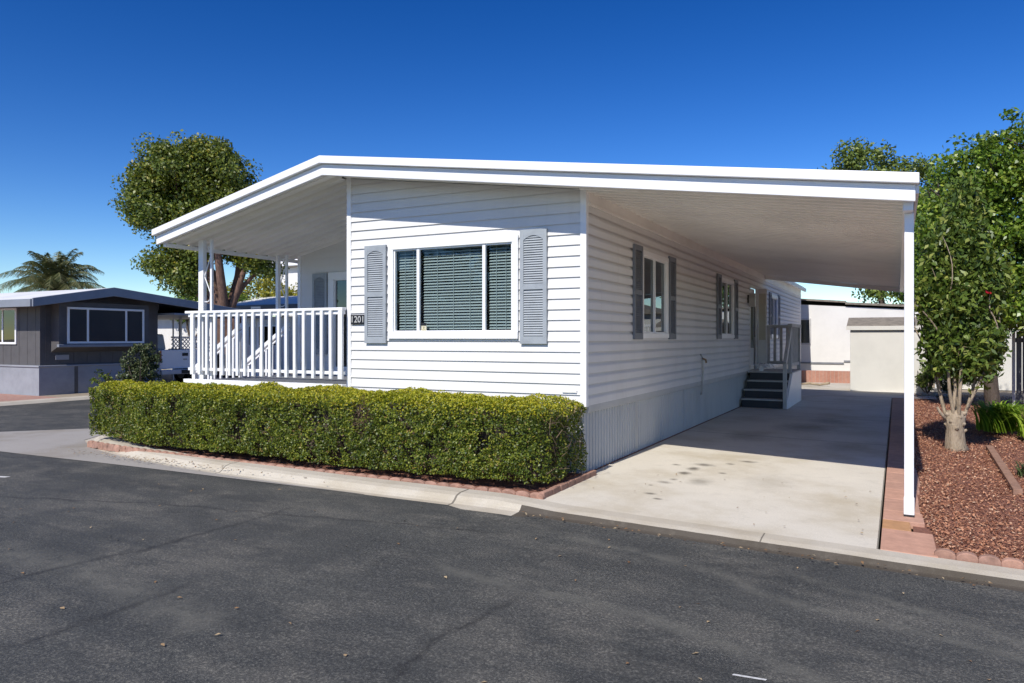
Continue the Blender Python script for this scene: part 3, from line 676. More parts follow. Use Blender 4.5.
# ---- porch
ZD = .93
MB().box(XL-.05, XN-.0, YF-.02, YP, ZD-.12, ZD+.0).build('porch_deck', 'deck', home)
MB().box(XL-.12, XN-.002, YF-.14, YF-.04, .80, .955).build('porch_edge_board', 'trim', home, .006)
MB().box(XL-.12, XN-.002, YF-.10, YF-.045, .70, .80).build('porch_lower_board', 'trim', home, .004)
pr = MB().box(XL-.1, XN-.01, YF-.13, YF-.04, 1.985, 2.025).build('porch_railing', 'trim', home, .006)
MB().box(XL-.06, XN-.01, YF-.10, YF-.06, 1.09, 1.135).build('lower_rail', 'trim', pr, .004)
MB().box(XL-.06, XN-.01, YF-.10, YF-.06, 1.93, 1.984).build('upper_rail', 'trim', pr, .004)
nb = 19
bal = None
for i in range(nb):
    x = -9.83+i*(2.98/(nb-1)); w_ = .05 if 0 < i < nb-1 else .075
    if bal is None or w_ != .05 or i == 1:
        b_ = MB().box(-w_/2, w_/2, -.02, .02, 1.03, 1.982).build('baluster', 'trim', pr, .004)
        if i == 1: bal = b_
    else:
        b_ = bal.copy(); COL.objects.link(b_); b_.parent = pr
    b_.location = Vector((x+random.uniform(-.006, .006), YF-.122, 0))-parent_world(pr); b_.rotation_euler = (0, R(random.uniform(-.25, .25)), 0)
# side railing of the porch (left edge) and its stair rails
sr = MB().box(XL-.07, XL-.01, YF-.03, 9.1, 1.985, 2.025).build('porch_railing', 'trim', home, .006)
for i in range(7):
    b_ = bal.copy(); COL.objects.link(b_); b_.parent = sr; b_.location = Vector((XL-.04, YF+.1+i*.15, 0))-parent_world(sr)
def porch_posts(x, y, w1=.075):
    zt = ztop(x)-.225
    p = MB().box(x-w1/2, x+w1/2, y-.035, y+.035, ZD, zt).build('porch_post', 'trim', home, .005)
    MB().box(x+.19, x+.23, y-.02, y+.02, ZD, zt).build('slim_upright', 'trim', p, .004)
    zz = 2.15
    pts = [(x+w1/2, y, zz+.02)]+[(x+.11+.075*math.sin(t), y, zz+.12-.1*math.cos(t)) for t in [k*math.pi/6 for k in range(5)]]+[(x+.05, y, zz+.42), (x+.19, y, zz+.75)]+[(x+.12-.07*math.sin(t), y, zz+.82-.07*math.cos(t)) for t in [math.pi+k*math.pi/6 for k in range(6)]]
    MB().tube(pts, .009, 6).build('scroll_brace', 'trim', p)
    return p
porch_posts(-9.76, 8.12, .11); porch_posts(-9.98, 9.95, .06)
MB().box(-10.10, -10.04, 7.67, 10.6, ztop(-10.08)-.285, ztop(-10.08)-.228).build('porch_beam', 'trim', home, .004)
# porch stair going down to the left
st = thing('porch_stairs', (-10.6, 9.7, 0), 'white railed stair leading down from the left side of the porch', 'stairs')
for i in range(4):
    z = ZD-.18*(i+1); MB().box(-9.96-.28*(i+1), -9.965-.28*i, 9.2, 10.2, z-.04, z).build('tread', 'deck', st, .004)
    MB().box(-9.99-.28*i, -9.966-.28*i, 9.2, 10.2, z+.001, z+.139).build('riser', 'trim', st)
for y in (9.16, 10.22):
    MB().bar((-9.97, y, .75), (-11.15, y, .02), .035, .22).build('stringer', 'trim', st, .004)
    hr = MB().bar((-9.97, y, 1.86), (-11.2, y, 1.06), .045, .07).build('handrail', 'trim', st, .004)
    MB().bar((-9.97, y, 1.76), (-11.2, y, .96), .03, .03).build('under_rail', 'trim', hr)
    MB().box(-11.24, -11.16, y-.04, y+.04, 0, 1.06).build('newel', 'trim', st, .004)
    for i in range(7):
        x = -10.08-.155*i; zt = 1.76-(-9.97-x)*.65
        MB().box(x-.02, x+.02, y-.015, y+.015, zt-.95, zt).build('baluster', 'trim', st, .003)

# ================================================================== carport entry steps
es = thing('entry_steps', (-2.7, 18.4, 0), 'white entry steps with dark risers and a railed landing at the carport door', 'steps')
ex0, ex1 = XW+.03, -2.2
y0 = 17.65; zt = .8
for i in range(4):
    ya = y0+.27*i; z = .2*(i+1)
    MB().box(ex0+.02+.015*i, ex1-.07, ya+.02, ya+.05, z-.2+.001, z-.032).build('riser', 'riser', es)
    if i < 3: MB().box(ex0+.015*i, ex1-.062, ya, ya+.30, z-.031, z).build('tread', 'greypaint', es, .005)
MB().box(ex0, ex1, y0+.81, 20.3, .77, .80).build('landing', 'greypaint', es, .005)
mb = MB(); mb.prism([(y0-.02, .0), (20.3, .0), (20.3, .769), (y0+.85, .769), (y0-.02, .19)], ex1-.06, ex1-.0, 'x'); mb.build('side_panel', 'trim', es, .004)
MB().box(ex0, ex1, 20.26, 20.3, .0, .769).build('rear_panel', 'trim', es)
def rail_run(a, b, z0, z1, n, mat='greypaint', axis='x', name='railing'):
    pass
# landing railing facing the street, left part behind the stair opening is open; guard at the far side and along the drive
MB().box(ex1-.1, ex1-.02, y0+.84, y0+.92, .80, 1.86).build('newel', 'greypaint', es, .005)
MB().box(ex1-.1, ex1-.02, 20.2, 20.28, .80, 1.86).build('newel', 'greypaint', es, .005)
MB().box(ex0, ex0+.08, 20.2, 20.28, .80, 1.86).build('newel', 'greypaint', es, .005)
gr = MB().box(ex0+.0, ex1, 20.19, 20.29, 1.861, 1.94).build('guard_rail', 'greypaint', es, .005)
MB().box(ex0+.08, ex1-.1, 20.22, 20.26, .92, 1.0).build('lower_rail', 'greypaint', gr, .004)
for k in range(5): MB().box(ex0+.2+.155*k, ex0+.27+.155*k, 20.215, 20.265, 1.001, 1.86).build('baluster', 'greypaint', gr, .004)
gs = MB().box(ex1-.11, ex1-.01, y0+.84, 20.19, 1.861, 1.94).build('guard_rail', 'greypaint', es, .005)
MB().box(ex1-.08, ex1-.04, y0+.92, 20.2, .92, 1.0).build('lower_rail', 'greypaint', gs, .004)
for k in range(7): MB().box(ex1-.085, ex1-.035, y0+1.05+.17*k, y0+1.11+.17*k, 1.001, 1.86).build('baluster', 'greypaint', gs, .004)
MB().bar((ex1-.06, y0+.9, 1.8), (ex1-.06, y0-.02, 1.0), .07, .16).build('handrail', 'greypaint', es, .005)
MB().box(ex1-.1, ex1-.02, y0-.06, y0+.02, .0, 1.02).build('newel', 'greypaint', es, .005)
# a pair of white shoes-sized planters left on the landing
fp = thing('flower_pot', (-2.95, 18.75, .8), 'small white pot with pale flowers at the top of the entry steps', 'flower pot')
MB().tube([(-2.95, 18.75, .80), (-2.95, 18.75, .9)], [.05, .07], 12).build('pot', 'trim', fp)
P_ = rng.normal(size=(160, 3))*np.array([.11, .05, .03])+np.array([-2.9, 18.75, .93]); np_mesh('blossoms', leaf_verts(P_, .05, .035), 4, 'trim', fp)

def ordinal(i):
    w_ = 'first second third fourth fifth sixth seventh eighth ninth tenth eleventh twelfth thirteenth fourteenth fifteenth sixteenth seventeenth eighteenth nineteenth'.split()
    if i <= 19: return w_[i-1]
    t, u = {2: ('twenty', 'twentieth'), 3: ('thirty', 'thirtieth'), 4: ('forty', 'fortieth')}[i//10]
    return u_ if (u_ := (u if i % 10 == 0 else None)) else t+'-'+w_[i % 10-1]
# ================================================================== garden edging, pavers, hedge
n_e = 49
e0 = None
def scallop(w=.155, h=.055, t=.05):
    poly = [(-w/2, -.05), (w/2, -.05)]+[(w/2*math.cos(a), h*.45+h*.55*math.sin(a)) for a in [k*math.pi/8 for k in range(9)]]
    return MB().prism(poly, -t/2, t/2)
lab_e = 'pinkish scalloped concrete edging piece in the row at the foot of the hedge'
def edge_y(x): return 6.68+.012*max(0, -5-x)**1.5+(.035*(-9-x)**2 if x < -9 else 0)
for i in range(n_e):
    x = -3.2-.158*i; y = edge_y(x); dy = edge_y(x-.1)-edge_y(x+.1)
    if e0 is None:
        e0 = scallop().build('garden_edging', 'edging', None, .006); o = e0
    else: o = e0.copy(); COL.objects.link(o)
    o.location = (x, y, zg(x, y)+.0); o.rotation_euler = (R(random.uniform(-12, 12)), R(random.uniform(-8, 8)), math.atan2(-dy, .2)+R(random.uniform(-3, 3)))
    tag(o, 'pinkish scalloped edging piece at the hedge foot, '+ordinal(i+1)+' from the driveway', 'garden edging', 'scalloped edging along the hedge')
er = None
for i in range(14):
    x = .32+.145*i; y = 6.60
    if er is None: er = scallop(.145, .075, .06).build('garden_edging', 'edging', None, .008); o = er
    else: o = er.copy(); COL.objects.link(o)
    o.location = (x, y, zg(x, y)-.005); o.rotation_euler = (R(random.uniform(-5, 5)), R(random.uniform(-2, 2)), R(random.uniform(-3, 3)))
    tag(o, ordinal(i+1)+' scalloped edging piece right of the pavers, along the street side of the mulch', 'garden edging', 'scalloped edging along the mulch bed')
# brick border on the driveway side of the hedge end
for i in range(7):
    o = MB().box(-.03, .03, -.1, .1, -.05, .055).build('garden_edging', 'edging', None, .006) if i == 0 else o.copy()
    if i: COL.objects.link(o)
    o.location = (-3.16+.0*i, 6.80+.205*i, 0.0); o.rotation_euler = (0, 0, R(random.uniform(-4, 4)))
    tag(o, 'brick beside the hedge end and driveway, '+ordinal(i+1)+' counting from the street curb', 'garden edging', 'bricks beside the hedge end')
# pavers between the driveway and the mulch
y = 6.53; i = 0; specs = [(.74, 'pinkpaver', 0), (.30, 'orangepaver', 0)]
px_ = None
while y < 22:
    L = .75 if i == 0 else (.36 if i == 1 else .52+.1*math.sin(i*2.3))
    wd = .40 if i == 0 else (.23 if i == 1 else .33+.02*math.sin(i*1.3))
    x0p = -.125; mbp = MB(); ya, yb = y+.006, y+L-.006
    for (za, zb_) in ((-.05, .016),):
        v = [(x0p, ya), (x0p+wd, ya+random.uniform(-.01, .01)), (x0p+wd-.01, yb), (x0p, yb)]
        mbp.v = [(a, b, zg(a, b)+za) for a, b in v]+[(a, b, zg(a, b)+zb_) for a, b in v]
        mbp.f = [(0, 3, 2, 1), (4, 5, 6, 7), (0, 1, 5, 4), (1, 2, 6, 5), (2, 3, 7, 6), (3, 0, 4, 7)]; mbp.mi = [0]*6
    o = mbp.build('paver', 'orangepaver' if i == 1 else 'pinkpaver', None, .006)
    if i == 0: tag(o, 'large cracked pink paver at the curb end of the paver strip', 'paver', 'pavers beside the driveway')
    elif i == 1: tag(o, 'orange paver beside the foot of the white carport post', 'paver', 'pavers beside the driveway')
    else: tag(o, 'pink paver between driveway and mulch, '+ordinal(i-1)+' beyond the orange paver', 'paver', 'pavers beside the driveway')
    y += L; i += 1

def hedge():
    H = thing('hedge', (-7, 7.4, 0), 'long clipped boxwood hedge, yellow green on top, in front of the home', 'hedge')
    x0, x1, yb = -11.05, -3.2, 8.0
    def yf(x): return np.where(x > -8.5, 6.82, 6.82+.05*np.clip(-8.5-x, 0, 9)**2.2)
    zt_ = lambda x: .91-.0*x
    def sample(n, face):
        if face == 'front': x = rng.uniform(x0, x1, n); z = rng.uniform(.0, .895, n); P = np.stack([x, yf(x), z], 1); nn = np.tile([0, -1., 0], (n, 1))
        elif face == 'top': x = rng.uniform(x0, x1, n); f = rng.uniform(0, 1, n); P = np.stack([x, yf(x)+f*(yb-yf(x)), np.full(n, .895)], 1); nn = np.tile([0, 0, 1.], (n, 1))
        elif face == 'right': y = rng.uniform(6.82, yb, n); P = np.stack([np.full(n, x1), y, rng.uniform(0, .895, n)], 1); nn = np.tile([1., 0, 0], (n, 1))
        else: y = rng.uniform(7.1, yb, n); P = np.stack([np.full(n, x0), y, rng.uniform(0, .895, n)], 1); nn = np.tile([-1., 0, 0], (n, 1))
        return P, nn
    Ps = []; Ns = []; top = []
    for face, n in (('front', 112000), ('top', 78000), ('right', 11000), ('left', 10000)):
        P, nn = sample(n, face)
        # lumps, rounded arrises, random depth
        lump = fbm(P*np.array([1, 1, 1.3]), 2.2, 3)*.07+fbm(P, 7, 5)*.07+fbm(P, 17, 6)*.035
        dep = rng.exponential(.028, n)
        P = P+nn*(lump-dep)[:, None]
        zc = np.clip((P[:, 2]-.77)/.125, 0, 1)
        if face == 'front': P[:, 1] += .09*zc**2; P[:, 1] += np.clip(.22-P[:, 2], 0, 1)*.25
        if face == 'top':
            e = np.clip((yf(P[:, 0])+.14-P[:, 1])/.14, 0, 1); P[:, 2] -= .05*e**2
        ex = np.clip((P[:, 0]-(x1-.18))/.18, 0, 1); P[:, 2] -= .07*ex**2; P[:, 1] += (P[:, 1] < 7.2)*.14*ex**2
        el = np.clip(((x0+.25)-P[:, 0])/.25, 0, 1); P[:, 2] -= .06*el**2
        keep = np.ones(n, bool)
        # bare patches: near the window end and the sun burnt right end
        def thin(cx, cz, rx, rz, p):
            d = ((P[:, 0]-cx)/rx)**2+((P[:, 2]-cz)/rz)**2+fbm(P, 7, 9)*.8; return (d < 1) & (rng.uniform(0, 1, n) < p)
        if face == 'front':
            keep &= ~thin(-5.55, .66, .14, .2, .8); keep &= ~thin(-3.2, .5, .12, .4, .45); keep &= ~thin(-3.9, .55, .12, .12, .5)
        if face == 'right': keep &= rng.uniform(0, 1, n) > .55
        gaps = fbm(P, 6.0, 21)*.8+fbm(P, 15, 22)*.8
        if face in ('front', 'left'): keep &= ~((gaps > .26-.12*np.exp(-((P[:, 0]+6.6)/1.6)**2)) & (rng.uniform(0, 1, n) < .88))
        if face == 'top': keep &= ~((gaps > .55) & (rng.uniform(0, 1, n) < .5))
        keep &= ~((P[:, 2] < .10+.04*fbm(P, 4, 2)) & (face != 'top'))
        Ps.append(P[keep]); Ns.append(nn[keep])
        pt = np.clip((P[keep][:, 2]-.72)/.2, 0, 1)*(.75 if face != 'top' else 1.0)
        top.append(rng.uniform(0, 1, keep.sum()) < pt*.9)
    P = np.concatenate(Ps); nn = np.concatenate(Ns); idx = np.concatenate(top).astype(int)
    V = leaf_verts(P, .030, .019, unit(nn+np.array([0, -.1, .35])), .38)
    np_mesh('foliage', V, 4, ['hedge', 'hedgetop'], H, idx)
    # twigs
    n = 5200; pa = rng.uniform([x0+.15, 6.95, .05], [x1-.04, 7.9, .75], (n, 3))
    ok = pa[:, 1] > yf(pa[:, 0])+.1; pa = pa[ok]; n = len(pa)
    d = unit(rng.normal(size=(n, 3))*np.array([.6, .7, .5])+np.array([0, -.5, .6]))*rng.uniform(.12, .3, (n, 1)); w_ = unit(rng.normal(size=(n, 3)))*.004
    pb = pa+d; pb[:, 2] = np.minimum(pb[:, 2], .9); pb[:, 0] = np.minimum(pb[:, 0], x1+.02)
    V = np.stack([pa-w_, pa+w_, pb+w_*.4, pb-w_*.4], 1).reshape(-1, 3)
    # dense twigs in the bare spots
    m = 120; c = rng.uniform([-3.35, 6.9, .1], [-3.08, 7.6, .88], (m, 3)); c2 = rng.uniform([-5.68, 6.86, .45], [-5.42, 6.95, .85], (400, 3)); c = np.concatenate([c, c2])
    m = len(c); d = unit(rng.normal(size=(m, 3))+np.array([.2, -.2, .5]))*.12; w_ = unit(rng.normal(size=(m, 3)))*.004
    V = np.concatenate([V, np.stack([c-w_, c+w_, c+d+w_*.4, c+d-w_*.4], 1).reshape(-1, 3)])
    np_mesh('twigs', V, 4, 'twig', H)
    mb = MB()      # dark sheets for the twig mass, added to block light through the hedge
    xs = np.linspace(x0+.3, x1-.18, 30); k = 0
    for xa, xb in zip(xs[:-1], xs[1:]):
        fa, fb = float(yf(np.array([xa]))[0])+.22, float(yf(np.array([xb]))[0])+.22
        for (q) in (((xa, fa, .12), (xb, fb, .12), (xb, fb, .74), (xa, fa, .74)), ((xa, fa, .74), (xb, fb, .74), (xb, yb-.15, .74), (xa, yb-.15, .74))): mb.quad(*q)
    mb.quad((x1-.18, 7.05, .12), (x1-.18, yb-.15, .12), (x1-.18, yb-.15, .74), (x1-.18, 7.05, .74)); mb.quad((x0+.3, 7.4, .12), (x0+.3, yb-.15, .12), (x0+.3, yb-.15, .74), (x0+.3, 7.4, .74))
    mb.build('light_blocking_core', 'bark_dark', H, recalc=False)
hedge()

# ================================================================== camellia on the mulch
def camellia():
    T = thing('multi_stem_tree', (.76, 12.9, zg(.76, 12.9)), 'small glossy leaved tree with a pale cut-back trunk of many stems, standing in the mulch', 'tree')
    z0 = zg(.76, 12.9)-.03
    mb = MB(); rnd = [.18, .14, .125, .13, .15, .10]
    mb.tube([(.79, 12.9, z0), (.77, 12.9, z0+.08), (.75, 12.9, z0+.2), (.75, 12.9, z0+.34), (.76, 12.9, z0+.48), (.76, 12.92, z0+.60)], rnd, 14)
    mb.v = [(a+.018*math.sin(c*31+a*20), b, c) for a, b, c in mb.v]
    for k in range(14):
        a = k*2.4; r_ = random.uniform(.03, .055); mb.tube([(.76+.1*math.cos(a), 12.9+.1*math.sin(a), z0+.3+.02*k), (.76+.15*math.cos(a), 12.9+.15*math.sin(a), z0+.33+.02*k)], [r_, r_*.4], 7)
    ends = []
    for (bx_, by_, tx, ty, tz, r) in [(.66, 12.9, .55, 12.85, 1.35, .035), (.70, 12.84, .62, 12.8, 1.5, .04), (.76, 12.82, .72, 12.8, 1.55, .038), (.8, 12.84, .86, 12.8, 1.5, .04), (.85, 12.88, .98, 12.9, 1.45, .036), (.84, 12.95, 1.28, 12.95, 1.5, .035), (.74, 13.0, .74, 13.2, 1.6, .04), (.66, 12.98, .4, 13.1, 1.4, .034), (.8, 13.0, 1.05, 13.25, 1.5, .035)]:
        pts = limb(mb, (bx_, by_, z0+.45), (tx, ty, tz), r*.72, r*.5, .14); a = pts[-1]
        for k in range(3):
            e = Vector(a)+Vector((random.uniform(-.3, .3), random.uniform(-.25, .3), random.uniform(.35, .9))); p2 = limb(mb, a, e, r*.42, .009, .1, 6); ends.append(e)
            if k < 2: limb(mb, e, e+Vector((random.uniform(-.12, .12), random.uniform(-.1, .15), random.uniform(.3, .8))), .009, .004, .08, 5)
    mb.tube([(.66, 12.85, z0+.45), (.56, 12.8, z0+.58), (.52, 12.78, z0+.66)], [.03, .022, .015], 7)
    mb.tube([(.77, 13, 1.4), (.8, 13.05, 2.4), (.84, 13.05, 3.3), (.86, 13.08, 3.9)], [.035, .028, .018, .006], 7)
    mb.build('trunk', 'bark_pale', T, smooth=True)
    E = [(.85, 13.05, 1.75, .58, .55, .42), (.85, 13.05, 2.35, .60, .58, .5), (.85, 13.1, 3.0, .5, .5, .5), (.88, 13.1, 3.6, .26, .3, .42), (.48, 12.95, 2.2, .28, .4, .45), (1.25, 13.1, 2.5, .3, .4, .5)]
    E += [(.72, 12.95, 1.42, .5, .45, .3), (1.08, 12.95, 1.42, .45, .4, .3)]
    E = [(.86+(e[0]-.86)*.85, e[1], e[2]-.06, e[3]*.88, e[4]*.9, e[5]) for e in E]
    leafy('crown', E, 23000, .115, .050, 'leaf_camellia', T, .18, 600, .3, .25, .9, 1.5)
    P, out, _ = crown_points([(.9, 13.05, 1.5, .55, .5, .3)], 1500, .15, 80, .2); np_mesh('dead_twigs', leaf_verts(P, .12, .004), 4, 'twig', T)
    rf_ = rng.uniform([1.1, 12.6, 2.2], [1.2, 12.65, 2.28], (4, 3)); np_mesh('blossom', leaf_verts(rf_, .07, .05), 4, 'red', T)
camellia()
# strap leaved clump
def strap(loc, n, L, name, lab, cat='plant', mat='leaf_strap', w_=.03):
    T = thing(name, loc, lab, cat); mb = MB(); x, y, z = loc
    for i in range(n):
        a = random.uniform(0, 6.28); r = random.uniform(.0, .42)*L; bx_, by_ = x+r*math.cos(a*1.7), y+r*math.sin(a*1.7); l = L*random.uniform(.6, 1.1); dx, dy = math.cos(a), math.sin(a); pts = []
        for k in range(6): t = k/5; pts.append(Vector((bx_+dx*l*.55*t**1.4, by_+dy*l*.55*t**1.4, z+l*(1.25*t-.85*t*t))))
        s_ = Vector((-dy, dx, 0))*w_/2
        for k in range(5): f0, f1 = 1-(k/5)**2.2, 1-((k+1)/5)**2.2; mb.quad(pts[k]-s_*f0, pts[k]+s_*f0, pts[k+1]+s_*f1, pts[k+1]-s_*f1)
    # connect the quads of a leaf into one island
    me = mb.build('leaves', mat, T, recalc=False)
    import bmesh
    bm = bmesh.new(); bm.from_mesh(me.data); bmesh.ops.remove_doubles(bm, verts=bm.verts, dist=.0004); bm.to_mesh(me.data); bm.free()
    return T
strap((1.62, 15.2, 0), 420, .98, 'strap_leaf_plant', 'bright green clump of strap leaves in the mulch right of the pale trunk')
strap((2.1, 14.5, 0), 260, .9, 'strap_leaf_plant', 'strap leaf clump nearest the right border, partly cut by it')
strap((1.45, 11.0, zg(1.4, 11)-.01), 60, .35, 'low_plant', 'low grey green plant at the right edge beyond the timber edging', mat='leaf_bush', w_=.02)
# timber edging in the mulch
te = MB().bar((1.22, 13.2, zg(1.2, 13)+.02), (1.16, 9.7, zg(1.2, 9.7)+.02), .09, .07).build('timber_edging', 'timber', None, .008)
tag(te, 'weathered timber strip lying in the mulch right of the pale trunk', 'timber edging')
for k, (x, y, s_) in enumerate([(.62, 23.3, .12), (.85, 23.4, .15), (1.1, 23.2, .1), (1.35, 23.3, .14), (.45, 23.2, .08)]):
    import bmesh
    bm = bmesh.new(); bmesh.ops.create_icosphere(bm, subdivisions=2, radius=s_)
    for v in bm.verts: v.co *= 1+.25*math.sin(v.co.x*40+k)*math.cos(v.co.y*33+k*2); v.co.z *= .6
    me = bpy.data.meshes.new('garden_rock'); bm.to_mesh(me); bm.free(); me.materials.append(M['rock']); o = bpy.data.objects.new('garden_rock', me); COL.objects.link(o); o.location = (x, y, .03)
    tag(o, ['small', 'flat', 'low', 'larger', 'smallest'][k]+' pale rock at the far end of the mulch, '+['second from left', 'third from left', 'fourth from left', 'rightmost of the row', 'leftmost of the row'][k], 'rock', 'rocks at the end of the mulch')

# ================================================================== trees
def tree(loc, trunk_mat, leaf_mat, ells, n, L, W, label, clump=.45, trunk_r=.25, fork=2.2, nl=6, name='tree', group=None, nclump=None, shell=.5, stems=1, cat='tree'):
    T = thing(name, loc, label, cat, group); mb = MB(); x, y, z = loc
    for s_ in range(stems):
        a = s_*2.4; ox = .0 if stems == 1 else .3*math.cos(a)
        limb(mb, (x+ox*.5, y, z-.1), (x+ox*2, y+.2*math.sin(a), z+fork), trunk_r, trunk_r*.7, .05, 10)
    for e in ells:
        c = Vector(e[:3]); base = Vector((x, y, z+fork*.9)); pts = limb(mb, base, c, trunk_r*.5, .05, .12, 7)
        for k in range(nl):
            d = Vector((random.gauss(0, 1), random.gauss(0, 1), random.uniform(-.2, 1))).normalized(); limb(mb, pts[-2], c+Vector((d.x*e[3], d.y*e[4], d.z*e[5]))*.8, .05, .012, .1, 5)
    mb.build('trunk', trunk_mat, T, smooth=True)
    leafy('crown', ells, n, L, W, leaf_mat, T, clump, nclump, shell); return T
# big tree left: base behind the neighbour roof
sc = 31/27
def P27(x, y, z): return (x*sc, y*sc, 1.6+(z-1.6)*sc)
def E27(x, y, z, a, b, c): return (*P27(x, y, z), a, b, c)
tree((-24.9, 21.9, 0), 'bark', 'leaf_big', [E27(-23.3, 18.4, 7.55, 2.1, 2.0, 1.35), E27(-21.9, 19.0, 7.5, 1.6, 1.8, 1.3), E27(-24.1, 17.9, 6.4, 1.3, 1.3, 1.0), E27(-21.4, 19.3, 6.0, 1.5, 1.5, 1.1), E27(-23.0, 18.5, 5.9, 1.5, 1.4, 1.0),
     E27(-23.6, 18.1, 4.3, 1.05, 1.0, .6), E27(-22.9, 18.5, 3.7, .9, .8, .55), E27(-22.4, 18.6, 4.9, 1.2, 1.0, .7), E27(-23.0, 18.3, 5.2, .7, .8, .6), E27(-21.0, 19.6, 4.9, 1.0, .9, .6), E27(-20.6, 19.8, 4.2, .6, .6, .4), E27(-22.2, 18.7, 8.3, 1.0, 1.0, .6)],
     100000, .145, .09, 'large broad crowned tree with reddish trunk rising behind the dark grey home', .66, .42, 2.6, 5, 'broadleaf_tree', nclump=520, shell=.42, stems=3)
tree((-30.5, 29.0, 0), 'bark_dark', 'leaf_yellow', [(-30.2, 28.6, 4.0, 1.5, 1.3, 1.1), (-32.2, 27.4, 3.6, 1.5, 1.2, .9), (-28.6, 29.6, 3.6, 1.1, 1.0, .8)], 9000, .16, .1, 'small yellow green tree seen behind the big reddish trunk', .4, .12, 1.8, 4, nclump=260)
tree((-31.0, 25.2, 0), 'bark_dark', 'leaf_ficus', [(-29.9, 26.6, 3.2, 1.3, 1.0, .6), (-31.5, 25.5, 3.2, 1.6, 1.0, .7)], 6000, .15, .1, 'low green tree filling the gap left of the reddish trunk', .4, .12, 1.5, 3, nclump=150)
# right side trees
tree((-.8, 40, 0), 'bark_dark', 'leaf_dark', [(-1.4, 40, 9.75, 1.7, 1.5, 1.35), (.5, 40.5, 9.3, 1.5, 1.5, 1.0), (-.2, 40, 7.5, 2.0, 1.8, 1.4), (-.5, 40, 4.8, 1.6, 1.5, 1.8), (1.2, 41, 6, 2, 2, 3)], 26000, .17, .11, 'tall dark tree beyond the far end of the carport', .55, .2, 4, 5, nclump=420)
tree((1.9, 19.6, 0), 'bark_dark', 'leaf_ficus', [(1.75, 19.4, 5.1, 1.1, 1.1, 1.0), (1.0, 18.9, 4.3, .85, .9, .95), (1.9, 19.4, 3.7, 1.25, 1.1, 1.2), (1.1, 19.0, 3.0, .75, .9, .9), (2.0, 19.5, 2.5, 1.1, 1.0, .9)], 36000, .105, .065, 'dense green tree right of the carport corner behind the pale trunked tree', .30, .16, 2.2, 5, nclump=760, shell=.4, name='leafy_tree')
tree((3.4, 19.8, 0), 'bark_dark', 'leaf_ficus', [(2.75, 19.5, 5.7, 1.1, 1.2, 1.0), (3.3, 19.6, 4.6, 1.3, 1.3, 1.4), (3.2, 19.5, 3.0, 1.3, 1.2, 1.2), (4.5, 20, 4.5, 1.5, 1.5, 2.0)], 26000, .105, .065, 'tallest dense green tree, cut by the right border of the picture', .32, .18, 2.6, 5, nclump=560, shell=.4, name='leafy_tree')
tree((1.2, 31.5, 0), 'bark_dark', 'leaf_ficus', [(1.1, 31.5, 3.4, 1.3, 1.2, 1.6), (.8, 31.3, 4.6, 1.0, 1, 1.2)], 9000, .13, .085, 'green tree behind the low cream shed', .4, .12, 1.5, 4, nclump=200)

def bush(loc, r, h, n, L, mat, label, name='bush', group=None):
    x, y, z = loc; T = thing(name, loc, label, 'bush', group); mb = MB()
    for k in range(9): a = k*.7; limb(mb, (x, y, z-.02), (x+r*.6*math.cos(a), y+r*.6*math.sin(a), z+h*.7), .022, .007, .15, 5)
    mb.build('stems', 'bark_dark', T)
    leafy('foliage', [(x, y, z+h*.52, r*.85, r*.85, h*.46), (x+r*.2, y, z+h*.7, r*.5, r*.6, h*.3), (x-r*.25, y, z+h*.4, r*.6, r*.6, h*.35)], n, L, L*.6, mat, T, r*.25, None, .35); return T
bush((-18.25, 13.2, 0), .6, 1.45, 5200, .075, 'leaf_bush', 'dark rounded bush in front of the grey home beside the pickup')
bush((.75, 24.1, 0), .45, .95, 3000, .06, 'leaf_dark', 'low dark shrub at the far end of the mulch right of the carport post')
bush((1.35, 23.9, 0), .5, .9, 3000, .06, 'leaf_bush', 'second low shrub at the far end of the mulch, behind the pale trunk')
bush((.85, 26.2, 0), .5, 1.5, 2600, .07, 'leaf_ficus', 'bright green shrub behind the low shrubs, beside the white trellis post')
bush((-16.9, 14.1, 0), .55, .5, 1800, .05, 'leaf_bush', 'low purple green shrub at the foot of the rounded bush')
def spiky(loc, lab):
    T = thing('bare_shrub', loc, lab, 'shrub'); mb = MB(); x, y, z = loc
    for k in range(11): a = random.uniform(0, 6.28); limb(mb, (x, y, z), (x+.3*math.cos(a), y+.3*math.sin(a), z+random.uniform(.35, .7)), .02, .006, .2, 5)
    mb.build('stems', 'bark_dark', T); P, o_, _ = crown_points([(x, y, z+.42, .3, .3, .25)], 300, .1, 18, .5); np_mesh('leaves', leaf_verts(P, .09, .05), 4, 'leaf_dark', T)
spiky((-20.4, 13.55, 0), 'thin dark shrub against the pale skirting of the grey home')

